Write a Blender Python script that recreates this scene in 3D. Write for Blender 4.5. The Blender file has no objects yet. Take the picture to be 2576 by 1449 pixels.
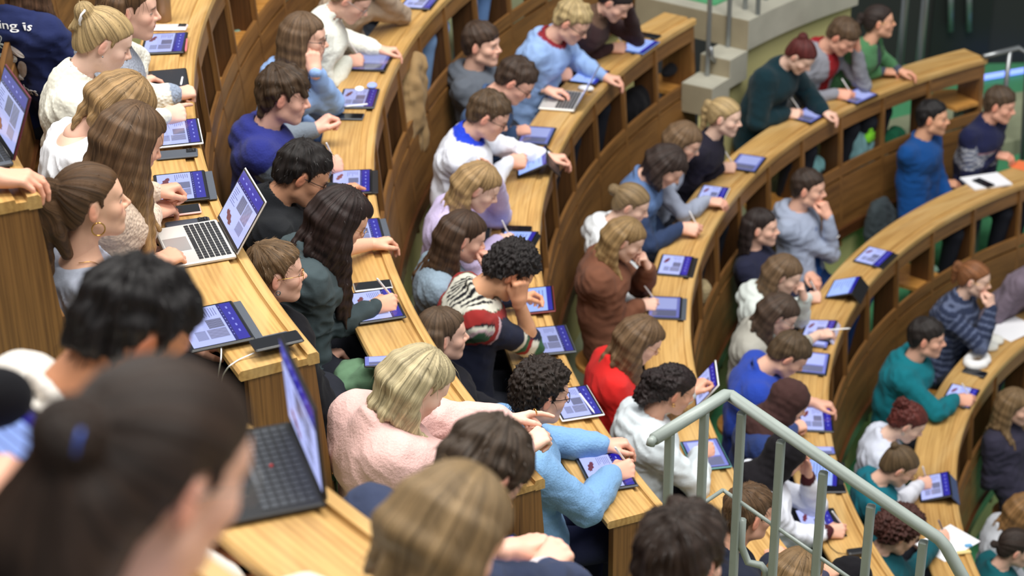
import bpy, math, random
import numpy as np
from math import sin, cos, pi, radians, hypot, atan2
from mathutils import Vector, Matrix
SC = bpy.context.scene
COL = SC.collection
rng = random.Random(7)
A = np.array
# ---------------------------------------------------------------- camera
Z0 = 7.6                                   # camera height above the lowest floor
FPX, PITCH, ROLL = 4543.42, radians(27.534), radians(-0.9724)
RIGHT0 = A([1., 0, 0]); FWD = A([0, cos(PITCH), -sin(PITCH)]); UP0 = np.cross(RIGHT0, FWD)
CR = cos(ROLL)*RIGHT0 + sin(ROLL)*UP0; CU = -sin(ROLL)*RIGHT0 + cos(ROLL)*UP0
cam = bpy.data.cameras.new('camera'); camo = bpy.data.objects.new('camera', cam); COL.objects.link(camo)
camo.matrix_world = Matrix(((CR[0], CU[0], -FWD[0], 0), (CR[1], CU[1], -FWD[1], 0), (CR[2], CU[2], -FWD[2], Z0), (0, 0, 0, 1)))
cam.sensor_width = 36.0; cam.lens = FPX/2576*36.0; cam.clip_start = 0.05; cam.clip_end = 80
cam.dof.use_dof = True; cam.dof.focus_distance = 6.1; cam.dof.aperture_fstop = 2.6; cam.dof.aperture_blades = 9
SC.camera = camo
# ---------------------------------------------------------------- light
SC.view_settings.view_transform = 'Standard'; SC.view_settings.look = 'None'
SC.view_settings.exposure = 0.12; SC.view_settings.gamma = 1.0; SC.view_settings.use_curve_mapping = False
wd = bpy.data.worlds.new('hall_ambient'); SC.world = wd; wd.use_nodes = True
wd.node_tree.nodes['Background'].inputs[0].default_value = (0.93, 0.97, 1.0, 1)
wd.node_tree.nodes['Background'].inputs[1].default_value = 0.34
def ceiling_lamp(name, loc, target, size, power, color=(1, .97, .92)):
    l = bpy.data.lights.new(name, 'AREA'); l.shape = 'RECTANGLE'; l.size = size[0]; l.size_y = size[1]; l.energy = power; l.color = color
    o = bpy.data.objects.new(name, l); COL.objects.link(o); o.location = loc
    d = Vector(target)-Vector(loc); o.rotation_euler = d.to_track_quat('-Z', 'Y').to_euler(); return o
ceiling_lamp('ceiling_lamp', (2.0, 6.5, 13.0), (2.0, 8.0, 3), (6, 3.5), 900)
ceiling_lamp('ceiling_lamp', (-3.5, 6.0, 12.5), (-.5, 6.5, 5), (4, 4), 430)
ceiling_lamp('ceiling_lamp', (3.5, 1.5, 12.5), (1.5, 6, 4), (4, 3), 480)
# ---------------------------------------------------------------- hall geometry
CX, CY = 5.9994, 8.0142                    # centre of the amphitheatre
ROWR = {-2: 9.57, -1: 8.84, 0: 8.095, 1: 7.369, 2: 6.639, 3: 5.862, 4: 5.072, 5: 4.289, 6: 3.521, 7: 2.76}
ROWZ = {k: Z0+z for k, z in {-2: -.63, -1: -1.38, 0: -2.02, 1: -2.657, 2: -3.306, 3: -3.977, 4: -4.656, 5: -5.278, 6: -5.88, 7: -6.47}.items()}
DEPTH = 0.25; FLOOR = 0.72
def ray(px, py):
    return ((px-1288)/FPX)*CR-((py-724.5)/FPX)*CU+FWD
def at(px, py, z):                         # pixel sight line meets the level z
    r = ray(px, py); return A([0, 0, Z0])+r*((z-Z0)/r[2])
def at_cyl(px, py, R, zmin=-20):           # sight line meets the upright cylinder R about the hall's centre (far side)
    r = ray(px, py); a = r[0]**2+r[1]**2; b = -2*(r[0]*CX+r[1]*CY); c = CX*CX+CY*CY-R*R
    s = (-b+math.sqrt(b*b-4*a*c))/(2*a); s2 = (-b-math.sqrt(b*b-4*a*c))/(2*a)
    return A([0, 0, Z0])+r*s, A([0, 0, Z0])+r*s2
def at_depth(px, py, d):
    return A([0, 0, Z0])+ray(px, py)*d
def pol(R, deg, z): return A([CX+R*cos(radians(deg)), CY+R*sin(radians(deg)), z])
def ang_of(P): return math.degrees(atan2(P[1]-CY, P[0]-CX))
def rad_of(P): return hypot(P[0]-CX, P[1]-CY)
def unit(v): v = np.asarray(v, float); return v/(np.linalg.norm(v)+1e-12)
# ---------------------------------------------------------------- colours and materials
def lin(r, g=None, b=None):
    if g is None: r, g, b = r
    f = lambda c: (c/255/12.92 if c/255 <= .04045 else ((c/255+.055)/1.055)**2.4)
    return A([f(r), f(g), f(b)])
MATS = {}
def nt(name):
    m = bpy.data.materials.new(name); m.use_nodes = True; n = m.node_tree; p = n.nodes['Principled BSDF']; MATS[name] = m
    return m, n, p
def node(n, t, **kw):
    x = n.nodes.new(t)
    for k, v in kw.items():
        if k.startswith('i_'): x.inputs[k[2:].replace('_', ' ')].default_value = v
        else: setattr(x, k, v)
    return x
def plain(name, c, rough=.5, metal=0., spec=.5, noise=0., nscale=20.):
    if name in MATS: return MATS[name]
    m, n, p = nt(name); c = list(c)+[1]
    p.inputs['Base Color'].default_value = c; p.inputs['Roughness'].default_value = rough; p.inputs['Metallic'].default_value = metal
    p.inputs['Specular IOR Level'].default_value = spec
    if noise:
        tc = node(n, 'ShaderNodeTexCoord'); nz = node(n, 'ShaderNodeTexNoise', i_Scale=nscale, i_Detail=6.)
        n.links.new(tc.outputs['Object'], nz.inputs['Vector'])
        mx = node(n, 'ShaderNodeMix', data_type='RGBA', blend_type='MULTIPLY'); mx.inputs['Factor'].default_value = 1.
        rp = node(n, 'ShaderNodeMapRange'); rp.inputs['From Min'].default_value = .3; rp.inputs['From Max'].default_value = .7
        rp.inputs['To Min'].default_value = 1-noise; rp.inputs['To Max'].default_value = 1+noise*.4
        n.links.new(nz.outputs['Fac'], rp.inputs['Value'])
        mx.inputs['A'].default_value = c
        n.links.new(rp.outputs['Result'], mx.inputs['B']); n.links.new(mx.outputs['Result'], p.inputs['Base Color'])
        bp = node(n, 'ShaderNodeBump', i_Strength=.15, i_Distance=.004); n.links.new(nz.outputs['Fac'], bp.inputs['Height']); n.links.new(bp.outputs['Normal'], p.inputs['Normal'])
    return m
def wood(name, c1, c2, rough=.35, worn=.0, scale=1.):
    m, n, p = nt(name)                     # grain runs along the 'grain' vector's first axis (arc length)
    at_ = node(n, 'ShaderNodeAttribute', attribute_name='grain')
    mp = node(n, 'ShaderNodeMapping'); mp.inputs['Scale'].default_value = (2.2*scale, 42*scale, 42*scale)
    n.links.new(at_.outputs['Vector'], mp.inputs['Vector'])
    nz = node(n, 'ShaderNodeTexNoise', i_Scale=1., i_Detail=7., i_Roughness=.62, i_Distortion=.6); n.links.new(mp.outputs[0], nz.inputs['Vector'])
    mp2 = node(n, 'ShaderNodeMapping'); mp2.inputs['Scale'].default_value = (1.1, 5, 5); n.links.new(at_.outputs['Vector'], mp2.inputs['Vector'])
    n2 = node(n, 'ShaderNodeTexNoise', i_Scale=1.6, i_Detail=3.); n.links.new(mp2.outputs[0], n2.inputs['Vector'])
    wv = node(n, 'ShaderNodeTexWave', wave_type='BANDS', bands_direction='Y', i_Scale=1.2, i_Distortion=9., i_Detail=2.5)
    wv.inputs['Detail Scale'].default_value = .6
    mp3 = node(n, 'ShaderNodeMapping'); mp3.inputs['Scale'].default_value = (1.4, 14, 14); n.links.new(at_.outputs['Vector'], mp3.inputs['Vector']); n.links.new(mp3.outputs[0], wv.inputs['Vector'])
    ad = node(n, 'ShaderNodeMath', operation='MULTIPLY_ADD'); ad.inputs[1].default_value = .16; n.links.new(wv.outputs['Fac'], ad.inputs[0]); n.links.new(nz.outputs['Fac'], ad.inputs[2])
    ad2 = node(n, 'ShaderNodeMath', operation='MULTIPLY_ADD'); ad2.inputs[1].default_value = .55; n.links.new(n2.outputs['Fac'], ad2.inputs[0]); n.links.new(ad.outputs[0], ad2.inputs[2])
    cr = node(n, 'ShaderNodeValToRGB'); e = cr.color_ramp.elements
    e[0].position = .5; e[0].color = (*c2, 1); e[1].position = 1.05; e[1].color = (*c1, 1)
    n.links.new(ad2.outputs[0], cr.inputs[0]); last = cr.outputs['Color']
    if worn:
        n3 = node(n, 'ShaderNodeTexNoise', i_Scale=3.3, i_Detail=4.); n.links.new(at_.outputs['Vector'], n3.inputs['Vector'])
        mr = node(n, 'ShaderNodeMapRange'); mr.inputs['From Min'].default_value = .5; mr.inputs['From Max'].default_value = .66; mr.inputs['To Max'].default_value = worn
        n.links.new(n3.outputs['Fac'], mr.inputs['Value'])
        mx = node(n, 'ShaderNodeMix', data_type='RGBA'); n.links.new(mr.outputs['Result'], mx.inputs['Factor']); n.links.new(last, mx.inputs['A'])
        mx.inputs['B'].default_value = (*lin(206, 176, 122), 1); last = mx.outputs['Result']
    n.links.new(last, p.inputs['Base Color'])
    rr = node(n, 'ShaderNodeMapRange'); rr.inputs['To Min'].default_value = rough-.08; rr.inputs['To Max'].default_value = rough+.15; n.links.new(n2.outputs['Fac'], rr.inputs['Value']); n.links.new(rr.outputs['Result'], p.inputs['Roughness'])
    bp = node(n, 'ShaderNodeBump', i_Strength=.18, i_Distance=.002); n.links.new(nz.outputs['Fac'], bp.inputs['Height']); n.links.new(bp.outputs['Normal'], p.inputs['Normal'])
    return m
WTOP = wood('oak_top', lin(198, 158, 96), lin(150, 110, 58), .36, .38)
WFRONT = wood('oak_front', lin(136, 95, 50), lin(84, 54, 27), .42)
WDARK = wood('oak_dark', lin(96, 62, 30), lin(56, 34, 16), .5)
WSKIRT = wood('oak_skirting', lin(88, 54, 30), lin(58, 32, 18), .22)
WSEAT = wood('seat_ply', lin(206, 150, 78), lin(160, 104, 44), .3)
def colmat(name, rough, spec=.4, bump=None, sheen=0., st=False, sss=0.):
    m, n, p = nt(name)
    at_ = node(n, 'ShaderNodeAttribute', attribute_name='Col')
    p.inputs['Roughness'].default_value = rough; p.inputs['Specular IOR Level'].default_value = spec
    p.inputs['Sheen Weight'].default_value = sheen
    last = at_.outputs['Color']
    tc = node(n, 'ShaderNodeTexCoord')
    if bump:
        kind, sc, dist, var = bump
        if kind == 'noise': t = node(n, 'ShaderNodeTexNoise', i_Scale=sc, i_Detail=4., i_Roughness=.6); out = t.outputs['Fac']
        elif kind == 'vor': t = node(n, 'ShaderNodeTexVoronoi', i_Scale=sc, feature='SMOOTH_F1'); iv = node(n, 'ShaderNodeMath', operation='SUBTRACT'); iv.inputs[0].default_value = 1.; n.links.new(t.outputs['Distance'], iv.inputs[1]); out = iv.outputs[0]
        elif kind == 'weave': t = node(n, 'ShaderNodeTexWave', wave_type='BANDS', bands_direction='DIAGONAL', i_Scale=sc, i_Distortion=2.5, i_Detail=2.); out = t.outputs['Fac']
        n.links.new(tc.outputs['Object'], t.inputs['Vector'])
        bp = node(n, 'ShaderNodeBump', i_Strength=.7, i_Distance=dist); n.links.new(out, bp.inputs['Height']); n.links.new(bp.outputs['Normal'], p.inputs['Normal'])
        mr = node(n, 'ShaderNodeMapRange'); mr.inputs['To Min'].default_value = 1-var; mr.inputs['To Max'].default_value = 1+var*.6; n.links.new(out, mr.inputs['Value'])
        mx = node(n, 'ShaderNodeMix', data_type='RGBA', blend_type='MULTIPLY'); mx.inputs['Factor'].default_value = 1.
        n.links.new(last, mx.inputs['A']); n.links.new(mr.outputs['Result'], mx.inputs['B']); last = mx.outputs['Result']
    if st:
        sa = node(n, 'ShaderNodeAttribute', attribute_name='st')
        t = node(n, 'ShaderNodeTexNoise', i_Scale=1.0, i_Detail=5., i_Roughness=.7); n.links.new(sa.outputs['Vector'], t.inputs['Vector'])
        bp = node(n, 'ShaderNodeBump', i_Strength=.8, i_Distance=.003); n.links.new(t.outputs['Fac'], bp.inputs['Height']); n.links.new(bp.outputs['Normal'], p.inputs['Normal'])
        mr = node(n, 'ShaderNodeMapRange'); mr.inputs['From Min'].default_value = .3; mr.inputs['From Max'].default_value = .7; mr.inputs['To Min'].default_value = .42; mr.inputs['To Max'].default_value = 1.5; n.links.new(t.outputs['Fac'], mr.inputs['Value'])
        mx = node(n, 'ShaderNodeMix', data_type='RGBA', blend_type='MULTIPLY'); mx.inputs['Factor'].default_value = 1.
        n.links.new(last, mx.inputs['A']); n.links.new(mr.outputs['Result'], mx.inputs['B']); last = mx.outputs['Result']
        p.inputs['Anisotropic'].default_value = .0
    if sss:
        p.inputs['Subsurface Weight'].default_value = sss; p.inputs['Subsurface Radius'].default_value = (.012, .004, .002); p.inputs['Subsurface Scale'].default_value = 1.
    n.links.new(last, p.inputs['Base Color'])
    return m
M_SKIN = colmat('skin', .5, .35, ('noise', 60, .0006, .06))
M_HAIR = colmat('hair', .45, .3, None, st=True)
FAB = {'cotton': colmat('cotton', .9, .12, ('noise', 45, .002, .10), .04),
       'knit': colmat('knit', .95, .1, ('weave', 105, .0022, .14), .06),
       'fleece': colmat('fleece', .97, .08, ('noise', 110, .006, .16), .10),
       'sherpa': colmat('sherpa', .97, .08, ('vor', 95, .010, .22), .10),
       'denim': colmat('denim', .9, .12, ('noise', 80, .001, .18)),
       'cable': colmat('cable_knit', .95, .1, ('vor', 70, .004, .12), .06)}
def emitmat():
    m = bpy.data.materials.new('display'); m.use_nodes = True; n = m.node_tree; p = n.nodes['Principled BSDF']; MATS['display'] = m
    at_ = node(n, 'ShaderNodeAttribute', attribute_name='Col')
    p.inputs['Base Color'].default_value = (.01, .01, .012, 1); p.inputs['Roughness'].default_value = .12
    n.links.new(at_.outputs['Color'], p.inputs['Emission Color']); p.inputs['Emission Strength'].default_value = 1.0
    return m
M_DISP = emitmat()
M_BLACK = plain('black_plastic', lin(26, 27, 30), .4); M_GREYC = plain('grey_case', lin(72, 78, 88), .6); M_ALU = plain('aluminium', lin(205, 205, 205), .35, .75)
M_SILV = plain('silver_shell', lin(210, 208, 204), .4, .3); M_GLASSBLK = plain('dark_glass', lin(18, 19, 24), .08); M_WHITE = plain('white_plastic', lin(238, 238, 240), .35)
M_KEY = plain('keycap', lin(30, 32, 36), .5); M_GOLD = plain('gold', lin(214, 168, 92), .25, 1.); M_STEEL = plain('steel', lin(150, 154, 156), .35, .8)
M_RAIL = plain('railing_paint', lin(150, 160, 155), .38, .0, .5, .06, 14); M_GREEN = plain('cast_iron_green', lin(126, 158, 140), .4)
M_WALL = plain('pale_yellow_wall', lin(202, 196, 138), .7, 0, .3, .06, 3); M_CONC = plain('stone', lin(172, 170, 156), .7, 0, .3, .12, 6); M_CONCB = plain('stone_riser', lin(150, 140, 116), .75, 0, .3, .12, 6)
M_CARPET = plain('green_carpet', lin(84, 158, 112), .9, 0, .2, .12, 30); M_DARKWALL = plain('dark_wall', lin(38, 38, 38), .6); M_FLOOR = plain('floor_vinyl', lin(146, 152, 124), .5, 0, .4, .15, 5)
M_PAPER = plain('paper', lin(240, 241, 246), .7); M_LENS = plain('glass_frame', lin(40, 34, 34), .25, .3)
M_GREYFLOOR = plain('grey_floor', lin(120, 122, 120), .6)
# ---------------------------------------------------------------- mesh making
def mesh_from(name, V, F, smooth=True, attrs=None):
    me = bpy.data.meshes.new(name); V = np.ascontiguousarray(V, dtype=np.float32)
    if isinstance(F, np.ndarray):
        k = F.shape[1]; nf = len(F); li = F.astype(np.int32).ravel(); ls = np.arange(0, nf*k, k, dtype=np.int32)
    else:
        nf = len(F); li = np.fromiter((i for f in F for i in f), dtype=np.int32); ls = np.zeros(nf, np.int32)
        if nf: ls[1:] = np.cumsum([len(f) for f in F])[:-1]
    me.vertices.add(len(V)); me.vertices.foreach_set('co', V.ravel())
    me.loops.add(len(li)); me.loops.foreach_set('vertex_index', li)
    me.polygons.add(nf); me.polygons.foreach_set('loop_start', ls)
    if isinstance(smooth, (list, np.ndarray)): me.polygons.foreach_set('use_smooth', np.asarray(smooth, bool))
    else: me.polygons.foreach_set('use_smooth', np.full(nf, bool(smooth)))
    for k, a in (attrs or {}).items():
        a = np.asarray(a, np.float32)
        if k == 'Col':
            at_ = me.attributes.new('Col', 'FLOAT_COLOR', 'POINT'); at_.data.foreach_set('color', np.concatenate([a, np.ones((len(a), 1), np.float32)], 1).ravel())
        else:
            at_ = me.attributes.new(k, 'FLOAT_VECTOR', 'POINT'); at_.data.foreach_set('vector', a.ravel())
    me.update(calc_edges=True); me.validate()
    return me
def tag(o, label=None, cat=None, group=None, kind=None):
    if label: o['label'] = label
    if cat: o['category'] = cat
    if group: o['group'] = group
    if kind: o['kind'] = kind
    return o
def link(name, me, mats, parent=None, loc=None, matrix=None):
    o = bpy.data.objects.new(name, me); COL.objects.link(o)
    if me is not None:
        for m in (mats if isinstance(mats, (list, tuple)) else [mats]): me.materials.append(m)
    if parent is not None: o.parent = parent
    if matrix is not None: o.matrix_local = Matrix([list(r) for r in matrix])
    elif loc is not None: o.location = [float(c) for c in loc]
    return o
def empty(name, loc, rz=0.): 
    o = bpy.data.objects.new(name, None); COL.objects.link(o); o.location = [float(c) for c in loc]; o.rotation_euler = (0, 0, rz); o.empty_display_size = .1; return o
class MB:
    """collects shapes of one mesh, with optional vertex colours and grain vectors"""
    def __init__(s): s.v = []; s.f = []; s.sm = []; s.c = []; s.g = []; s.n = 0
    def add(s, V, F, smooth=False, col=None, grain=None):
        V = np.asarray(V, float); s.v.append(V); s.f += [[i+s.n for i in f] for f in F]; s.sm += [smooth]*len(F); s.n += len(V)
        s.c.append(np.tile(np.asarray(col if col is not None else (1, 1, 1), float), (len(V), 1)) if np.ndim(col) < 2 else np.asarray(col))
        s.g.append(np.asarray(grain) if grain is not None else V)
        return s
    def box(s, lo, hi, M=None, bev=0., col=None, smooth=False):
        x0, y0, z0 = lo; x1, y1, z1 = hi; b = min(bev, (x1-x0)*.45, (y1-y0)*.45, (z1-z0)*.45)
        if b <= 0:
            V = A([[x, y, z] for x in (x0, x1) for y in (y0, y1) for z in (z0, z1)]); F = [(0, 1, 3, 2), (4, 6, 7, 5), (0, 4, 5, 1), (2, 3, 7, 6), (0, 2, 6, 4), (1, 5, 7, 3)]
        else:
            V = []
            for zz, ins in ((z0, b), (z0+b, 0), (z1-b, 0), (z1, b)):
                a0, a1, c0, c1 = x0+ins, x1-ins, y0+ins, y1-ins; q = b*.9
                V += [(a0+q, c0, zz), (a1-q, c0, zz), (a1, c0+q, zz), (a1, c1-q, zz), (a1-q, c1, zz), (a0+q, c1, zz), (a0, c1-q, zz), (a0, c0+q, zz)]
            F = [tuple(range(7, -1, -1)), tuple(range(24, 32))]
            for l in range(3): F += [(l*8+i, l*8+(i+1) % 8, l*8+8+(i+1) % 8, l*8+8+i) for i in range(8)]
            V = A(V)
        if M is not None: V = V@np.asarray(M)[:3, :3].T+np.asarray(M)[:3, 3]
        return s.add(V, F, smooth, col)
    def tube(s, pts, r, n=8, col=None, caps=True, squash=None):
        pts = [np.asarray(p, float) for p in pts]; r = r if isinstance(r, (list, tuple)) else [r]*len(pts)
        V = []; F = []; t0 = unit(pts[1]-pts[0]); ref = A([0, 0, 1.]) if abs(t0[2]) < .9 else A([1., 0, 0]); u = unit(np.cross(t0, ref))
        for i, p in enumerate(pts):
            t = unit((pts[min(i+1, len(pts)-1)]-pts[max(i-1, 0)])); u = unit(u-t*(u@t)); w = np.cross(t, u)
            for j in range(n): a = 2*pi*j/n; V.append(p+r[i]*(cos(a)*u+sin(a)*w))
        for i in range(len(pts)-1): F += [(i*n+j, i*n+(j+1) % n, i*n+n+(j+1) % n, i*n+n+j) for j in range(n)]
        if caps: F += [tuple(range(n-1, -1, -1)), tuple(range((len(pts)-1)*n, len(pts)*n))]
        return s.add(A(V), F, True, col)
    def lathe(s, prof, n=24, M=None, col=None):
        V = []; F = []
        for (r, z) in prof: V += [(r*cos(2*pi*j/n), r*sin(2*pi*j/n), z) for j in range(n)]
        for i in range(len(prof)-1): F += [(i*n+j, i*n+(j+1) % n, i*n+n+(j+1) % n, i*n+n+j) for j in range(n)]
        F += [tuple(range(n-1, -1, -1)), tuple(range((len(prof)-1)*n, len(prof)*n))]
        V = A(V)
        if M is not None: V = V@np.asarray(M)[:3, :3].T+np.asarray(M)[:3, 3]
        return s.add(V, F, True, col)
    def prism(s, poly, z0, z1, M=None, col=None):
        n = len(poly); V = A([(x, y, z0) for x, y in poly]+[(x, y, z1) for x, y in poly]); F = [tuple(range(n-1, -1, -1)), tuple(range(n, 2*n))]+[(i, (i+1) % n, n+(i+1) % n, n+i) for i in range(n)]
        if M is not None: V = V@np.asarray(M)[:3, :3].T+np.asarray(M)[:3, 3]
        return s.add(V, F, False, col)
    def sweep(s, prof, a0, a1, step=1.0, col=None, vert=False):
        """profile (R, z) swept about the hall's centre from angle a0 to a1"""
        n = max(2, int(abs(a1-a0)/step)+1); m = len(prof); V = []; G = []
        for i in range(n):
            a = a0+(a1-a0)*i/(n-1)
            for j, (R, z) in enumerate(prof): V.append(pol(R, a, z)); G.append((z+radians(a)*3.1, R*1., radians(a)*R) if vert else (radians(a)*R, R*1., z))
        F = []
        for i in range(n-1): F += [(i*m+j, i*m+(j+1) % m, i*m+m+(j+1) % m, i*m+m+j) for j in range(m)]
        F += [tuple(range(m-1, -1, -1)), tuple(range((n-1)*m, n*m))]
        return s.add(A(V), F, False, col, A(G))
    def build(s, name, mat, parent=None, origin=None, **kw):
        V = np.concatenate(s.v); at_ = {'Col': np.concatenate(s.c)}
        if origin is not None: V = V-np.asarray(origin)
        if isinstance(mat, bpy.types.Material) and mat in (WTOP, WFRONT, WDARK, WSKIRT, WSEAT): at_ = {'grain': np.concatenate(s.g)}
        elif mat is not M_DISP and mat not in FAB.values() and mat is not M_SKIN: at_ = {}
        return link(name, mesh_from(name, V, s.f, s.sm, at_), mat, parent, **({'loc': origin} if origin is not None and parent is None else {}))
def frame(o, x, y, z):
    M = np.eye(4); M[:3, 0] = x; M[:3, 1] = y; M[:3, 2] = z; M[:3, 3] = o; return M
def rotz(a): return A([[cos(a), -sin(a), 0], [sin(a), cos(a), 0], [0, 0, 1.]])
def rotx(a): return A([[1., 0, 0], [0, cos(a), -sin(a)], [0, sin(a), cos(a)]])
def roty(a): return A([[cos(a), 0, sin(a)], [0, 1., 0], [-sin(a), 0, cos(a)]])
# ================================================================ the setting
def tier(k, a0, a1):
    R, z = ROWR[k], ROWZ[k]-FLOOR
    b = MB(); b.sweep([(R-.01, z-.12), (R+.80, z-.12), (R+.80, z), (R-.01, z)], a0, a1, 2.); tag(b.build('floor', M_CARPET if k >= 5 else M_FLOOR), kind='structure')
def riser(k, a0, a1, top):                   # pale wall below the seat backs of the row k
    R = ROWR[k]+.765; b = MB(); z = ROWZ[k]-FLOOR
    b.sweep([(R, z-.1), (R+.02, z-.1), (R+.02, top), (R, top)], a0, a1, 2.); tag(b.build('wall_riser', M_WALL), kind='structure')
LEAN = .07
def desk_row(k, a0, a1, anchor, label, cat='desk', seats=(), skip_front=False, e0=True, e1=True):
    """a0 (near aisle end) < a1 (far end), angles in degrees, counted about the hall's centre"""
    R, z = ROWR[k], ROWZ[k]
    root = empty('lecture_desk', pol(R, (a0+a1)/2, z-FLOOR)); tag(root, label, cat, 'curved oak desk rows'); O = A(root.location)
    def B(mb, name, mat): return _sub(mb, name, mat, root, O)
    t = .034
    b = MB(); b.sweep([(R+.066, z-t), (R+DEPTH-.006, z-t), (R+DEPTH, z-t+.008), (R+DEPTH, z-.008), (R+DEPTH-.008, z), (R+.066, z)], a0, a1, .6); B(b, 'desk_top', WTOP)
    b = MB(); b.sweep([(R+.032, z-t), (R+.066, z-t), (R+.066, z-.001), (R+.064, z-.011), (R+.036, z-.012), (R+.032, z-.004)], a0, a1, .6); B(b, 'pen_groove', WTOP)
    b = MB(); b.sweep([(R-.004, z-t-.004), (R+.032, z-t-.004), (R+.032, z+.001), (R+.004, z+.002), (R-.004, z-.006)], a0, a1, .6); B(b, 'front_edge', WTOP)
    bay = math.degrees(.5/R); n0 = math.ceil((a0-anchor)/bay+.25); posts = []; i = n0
    while anchor+i*bay < a1-.25*bay: posts.append(anchor+i*bay); i += 1
    e = .024/R*57.3
    posts = ([a0+e*1.2] if e0 else [a0])+posts+([a1-e*1.2] if e1 else [a1])
    Rl = lambda d: R+.012-LEAN*d             # the front leans inward with depth below the top
    for p in posts:
        isend = p in (posts[0], posts[-1])
        w = math.degrees(.013/R)
        if isend and ((p == posts[0] and e0) or (p == posts[-1] and e1)):
            b = MB(); w2 = math.degrees(.02/R)
            b.sweep([(Rl(.7), z-FLOOR-.30), (R+DEPTH-.03, z-FLOOR), (R+DEPTH-.03, z-t), (Rl(.04), z-t), (Rl(.4)-.0, z-.4)], p-w2, p+w2, 9, vert=True); B(b, 'end_panel', WFRONT)
        else:
            b = MB(); b.sweep([(Rl(1.0)-.014, z-1.0), (Rl(1.0)+.012, z-1.0), (Rl(.03)+.012, z-.036), (Rl(.03)-.014, z-.036)], p-w, p+w, 9, vert=True); B(b, 'upright', WFRONT)
            b = MB(); b.sweep([(Rl(.62)+.012, z-.62), (R+.13, z-.62), (R+.16, z-t), (Rl(.03)+.012, z-t)], p-w*.7, p+w*.7, 9, vert=True); B(b, 'divider', WDARK)
    def slab(d0, d1, off, th): return [(Rl(d1)+off, z-d1), (Rl(d1)+off+th, z-d1), (Rl(d0)+off+th, z-d0), (Rl(d0)+off, z-d0)]
    for p, q in zip(posts[:-1], posts[1:]):
        g = math.degrees(.013/R); p2, q2 = p+g, q-g
        b = MB(); b.sweep(slab(.038, .145, 0, .016), p2, q2, 1.5); B(b, 'apron_panel', WFRONT)
        if not skip_front:
            b = MB(); b.sweep(slab(.40, .475, -.012, .02), p2, q2, 1.5); B(b, 'back_rail', WFRONT)
            b = MB(); b.sweep(slab(.495, .86, -.012, .018), p2, q2, 1.5); B(b, 'backrest_panel', WFRONT)
    b = MB(); b.sweep(slab(.86, .935, -.03, .045), a0, a1, 1.); B(b, 'skirting', WSKIRT)
    for a in seats:                          # tip-up seats bolted in front of the row behind
        fold_seat(root, O, k, a)
    return root
def _sub(mb, name, mat, par, O):
    V = np.concatenate(mb.v)-O
    wd_ = mat in (WTOP, WFRONT, WDARK, WSKIRT, WSEAT)
    return link(name, mesh_from(name, V, mb.f, mb.sm, {'grain': np.concatenate(mb.g)} if wd_ else None), mat, par)
def fold_seat(root, O, k, q):
    """swing seat on a green cast arm, hung below the desk"""
    R, z = ROWR[k], ROWZ[k]
    c = max(at_cyl(q[0], q[1], R+.16), key=lambda P: P[1]) if len(q) == 2 else A(q); inw = unit(A([CX, CY, 0])-A([c[0], c[1], 0])); side = np.cross(A([0, 0, 1.]), inw)
    M = frame(c-O, side, inw, A([0, 0, 1.]))
    poly = [(-.14, .17)]+[(-.17*cos(t), .0-.17*sin(t)) for t in np.linspace(0, pi, 17)]+[(.14, .17)]
    b = MB(); b.prism(poly, -.026, 0, M); _sub(b, 'seat', WSEAT, root, 0*O)
    L = lambda *p: M[:3, :3]@A(p)+M[:3, 3]
    b = MB(); b.box((-.03, .03, -.36 if len(q) == 2 else z-FLOOR-c[2]), (.03, .09, -.03), M, .01); b.tube([L(0, .0, -.05), L(.1, .06, -.04), L(.2, .1, .0)], [.03, .028, .03], 10)
    b.lathe([(.001, -.045), (.05, -.045), (.05, -.027), (.001, -.027)], 16, M); _sub(b, 'seat_bracket', M_GREEN, root, 0*O)
D = {}
D[0] = desk_row(0, -222, -154, -158, 'highest oak desk on the left, its end beside the ponytailed woman', e0=False)
D[1] = desk_row(1, -224, -153.3, -179.2, 'long curved oak desk carrying the open silver laptop near the left side', e0=False, seats=((505, 195), (543, 100), (588, 12)))
D[2] = desk_row(2, -221.3, -152.8, -192.4, 'curved oak desk ending behind the pink sweater, with a khaki coat hung under it', seats=())
D[3] = desk_row(3, -215.9, -157.6, -205.6, 'curved oak desk ending below the elbow of the pale blue fleece jacket', seats=((1690, 205),))
D[4] = desk_row(4, -240.4, -150, -217, 'curved oak desk running from the white hoodie up to the green cardigan', e1=False, seats=((2400, 245), (1935, 510)))
D[5] = desk_row(5, -252, -152, -215.9, 'curved oak desk with an unattended tablet on its bend and a white notebook further up', e0=False, e1=False, seats=((2285, 690),))
D[6] = desk_row(6, -250, -150, -215, 'lowest curved oak desk at the right with white bags and a paper sheet on it', e0=False, e1=False)
D[8] = desk_row(0, -145.8, -108, -134, 'near oak desk carrying the open black laptop', e1=False)
D[9] = desk_row(1, -143.2, -116, -137, 'oak desk end at the bottom edge under the clasped hands', e1=False)
D[10] = desk_row(-1, -147, -112, -130, 'blurred oak desk in the lower left behind the dark haired woman', e1=False, skip_front=True)
D[11] = desk_row(-2, -150, -118, -140, 'blurred oak desk corner at the very bottom left of the picture', e0=False, e1=False, skip_front=True)
for k, a0, a1 in ((-1, -222, -105), (0, -224, -105), (1, -224, -105), (2, -222, -110), (3, -216, -120), (4, -262, -120), (5, -262, -120), (6, -262, -120), (7, -262, -120)): tier(k, a0, a1)
for k, a0, a1 in ((1, -222, -105), (2, -222, -110), (3, -221.5, -120), (4, -216, -120), (5, -240.5, -120), (6, -252, -120), (7, -252, -120)):
    riser(k, a0, a1, ROWZ[k-1]-.90)
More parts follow.
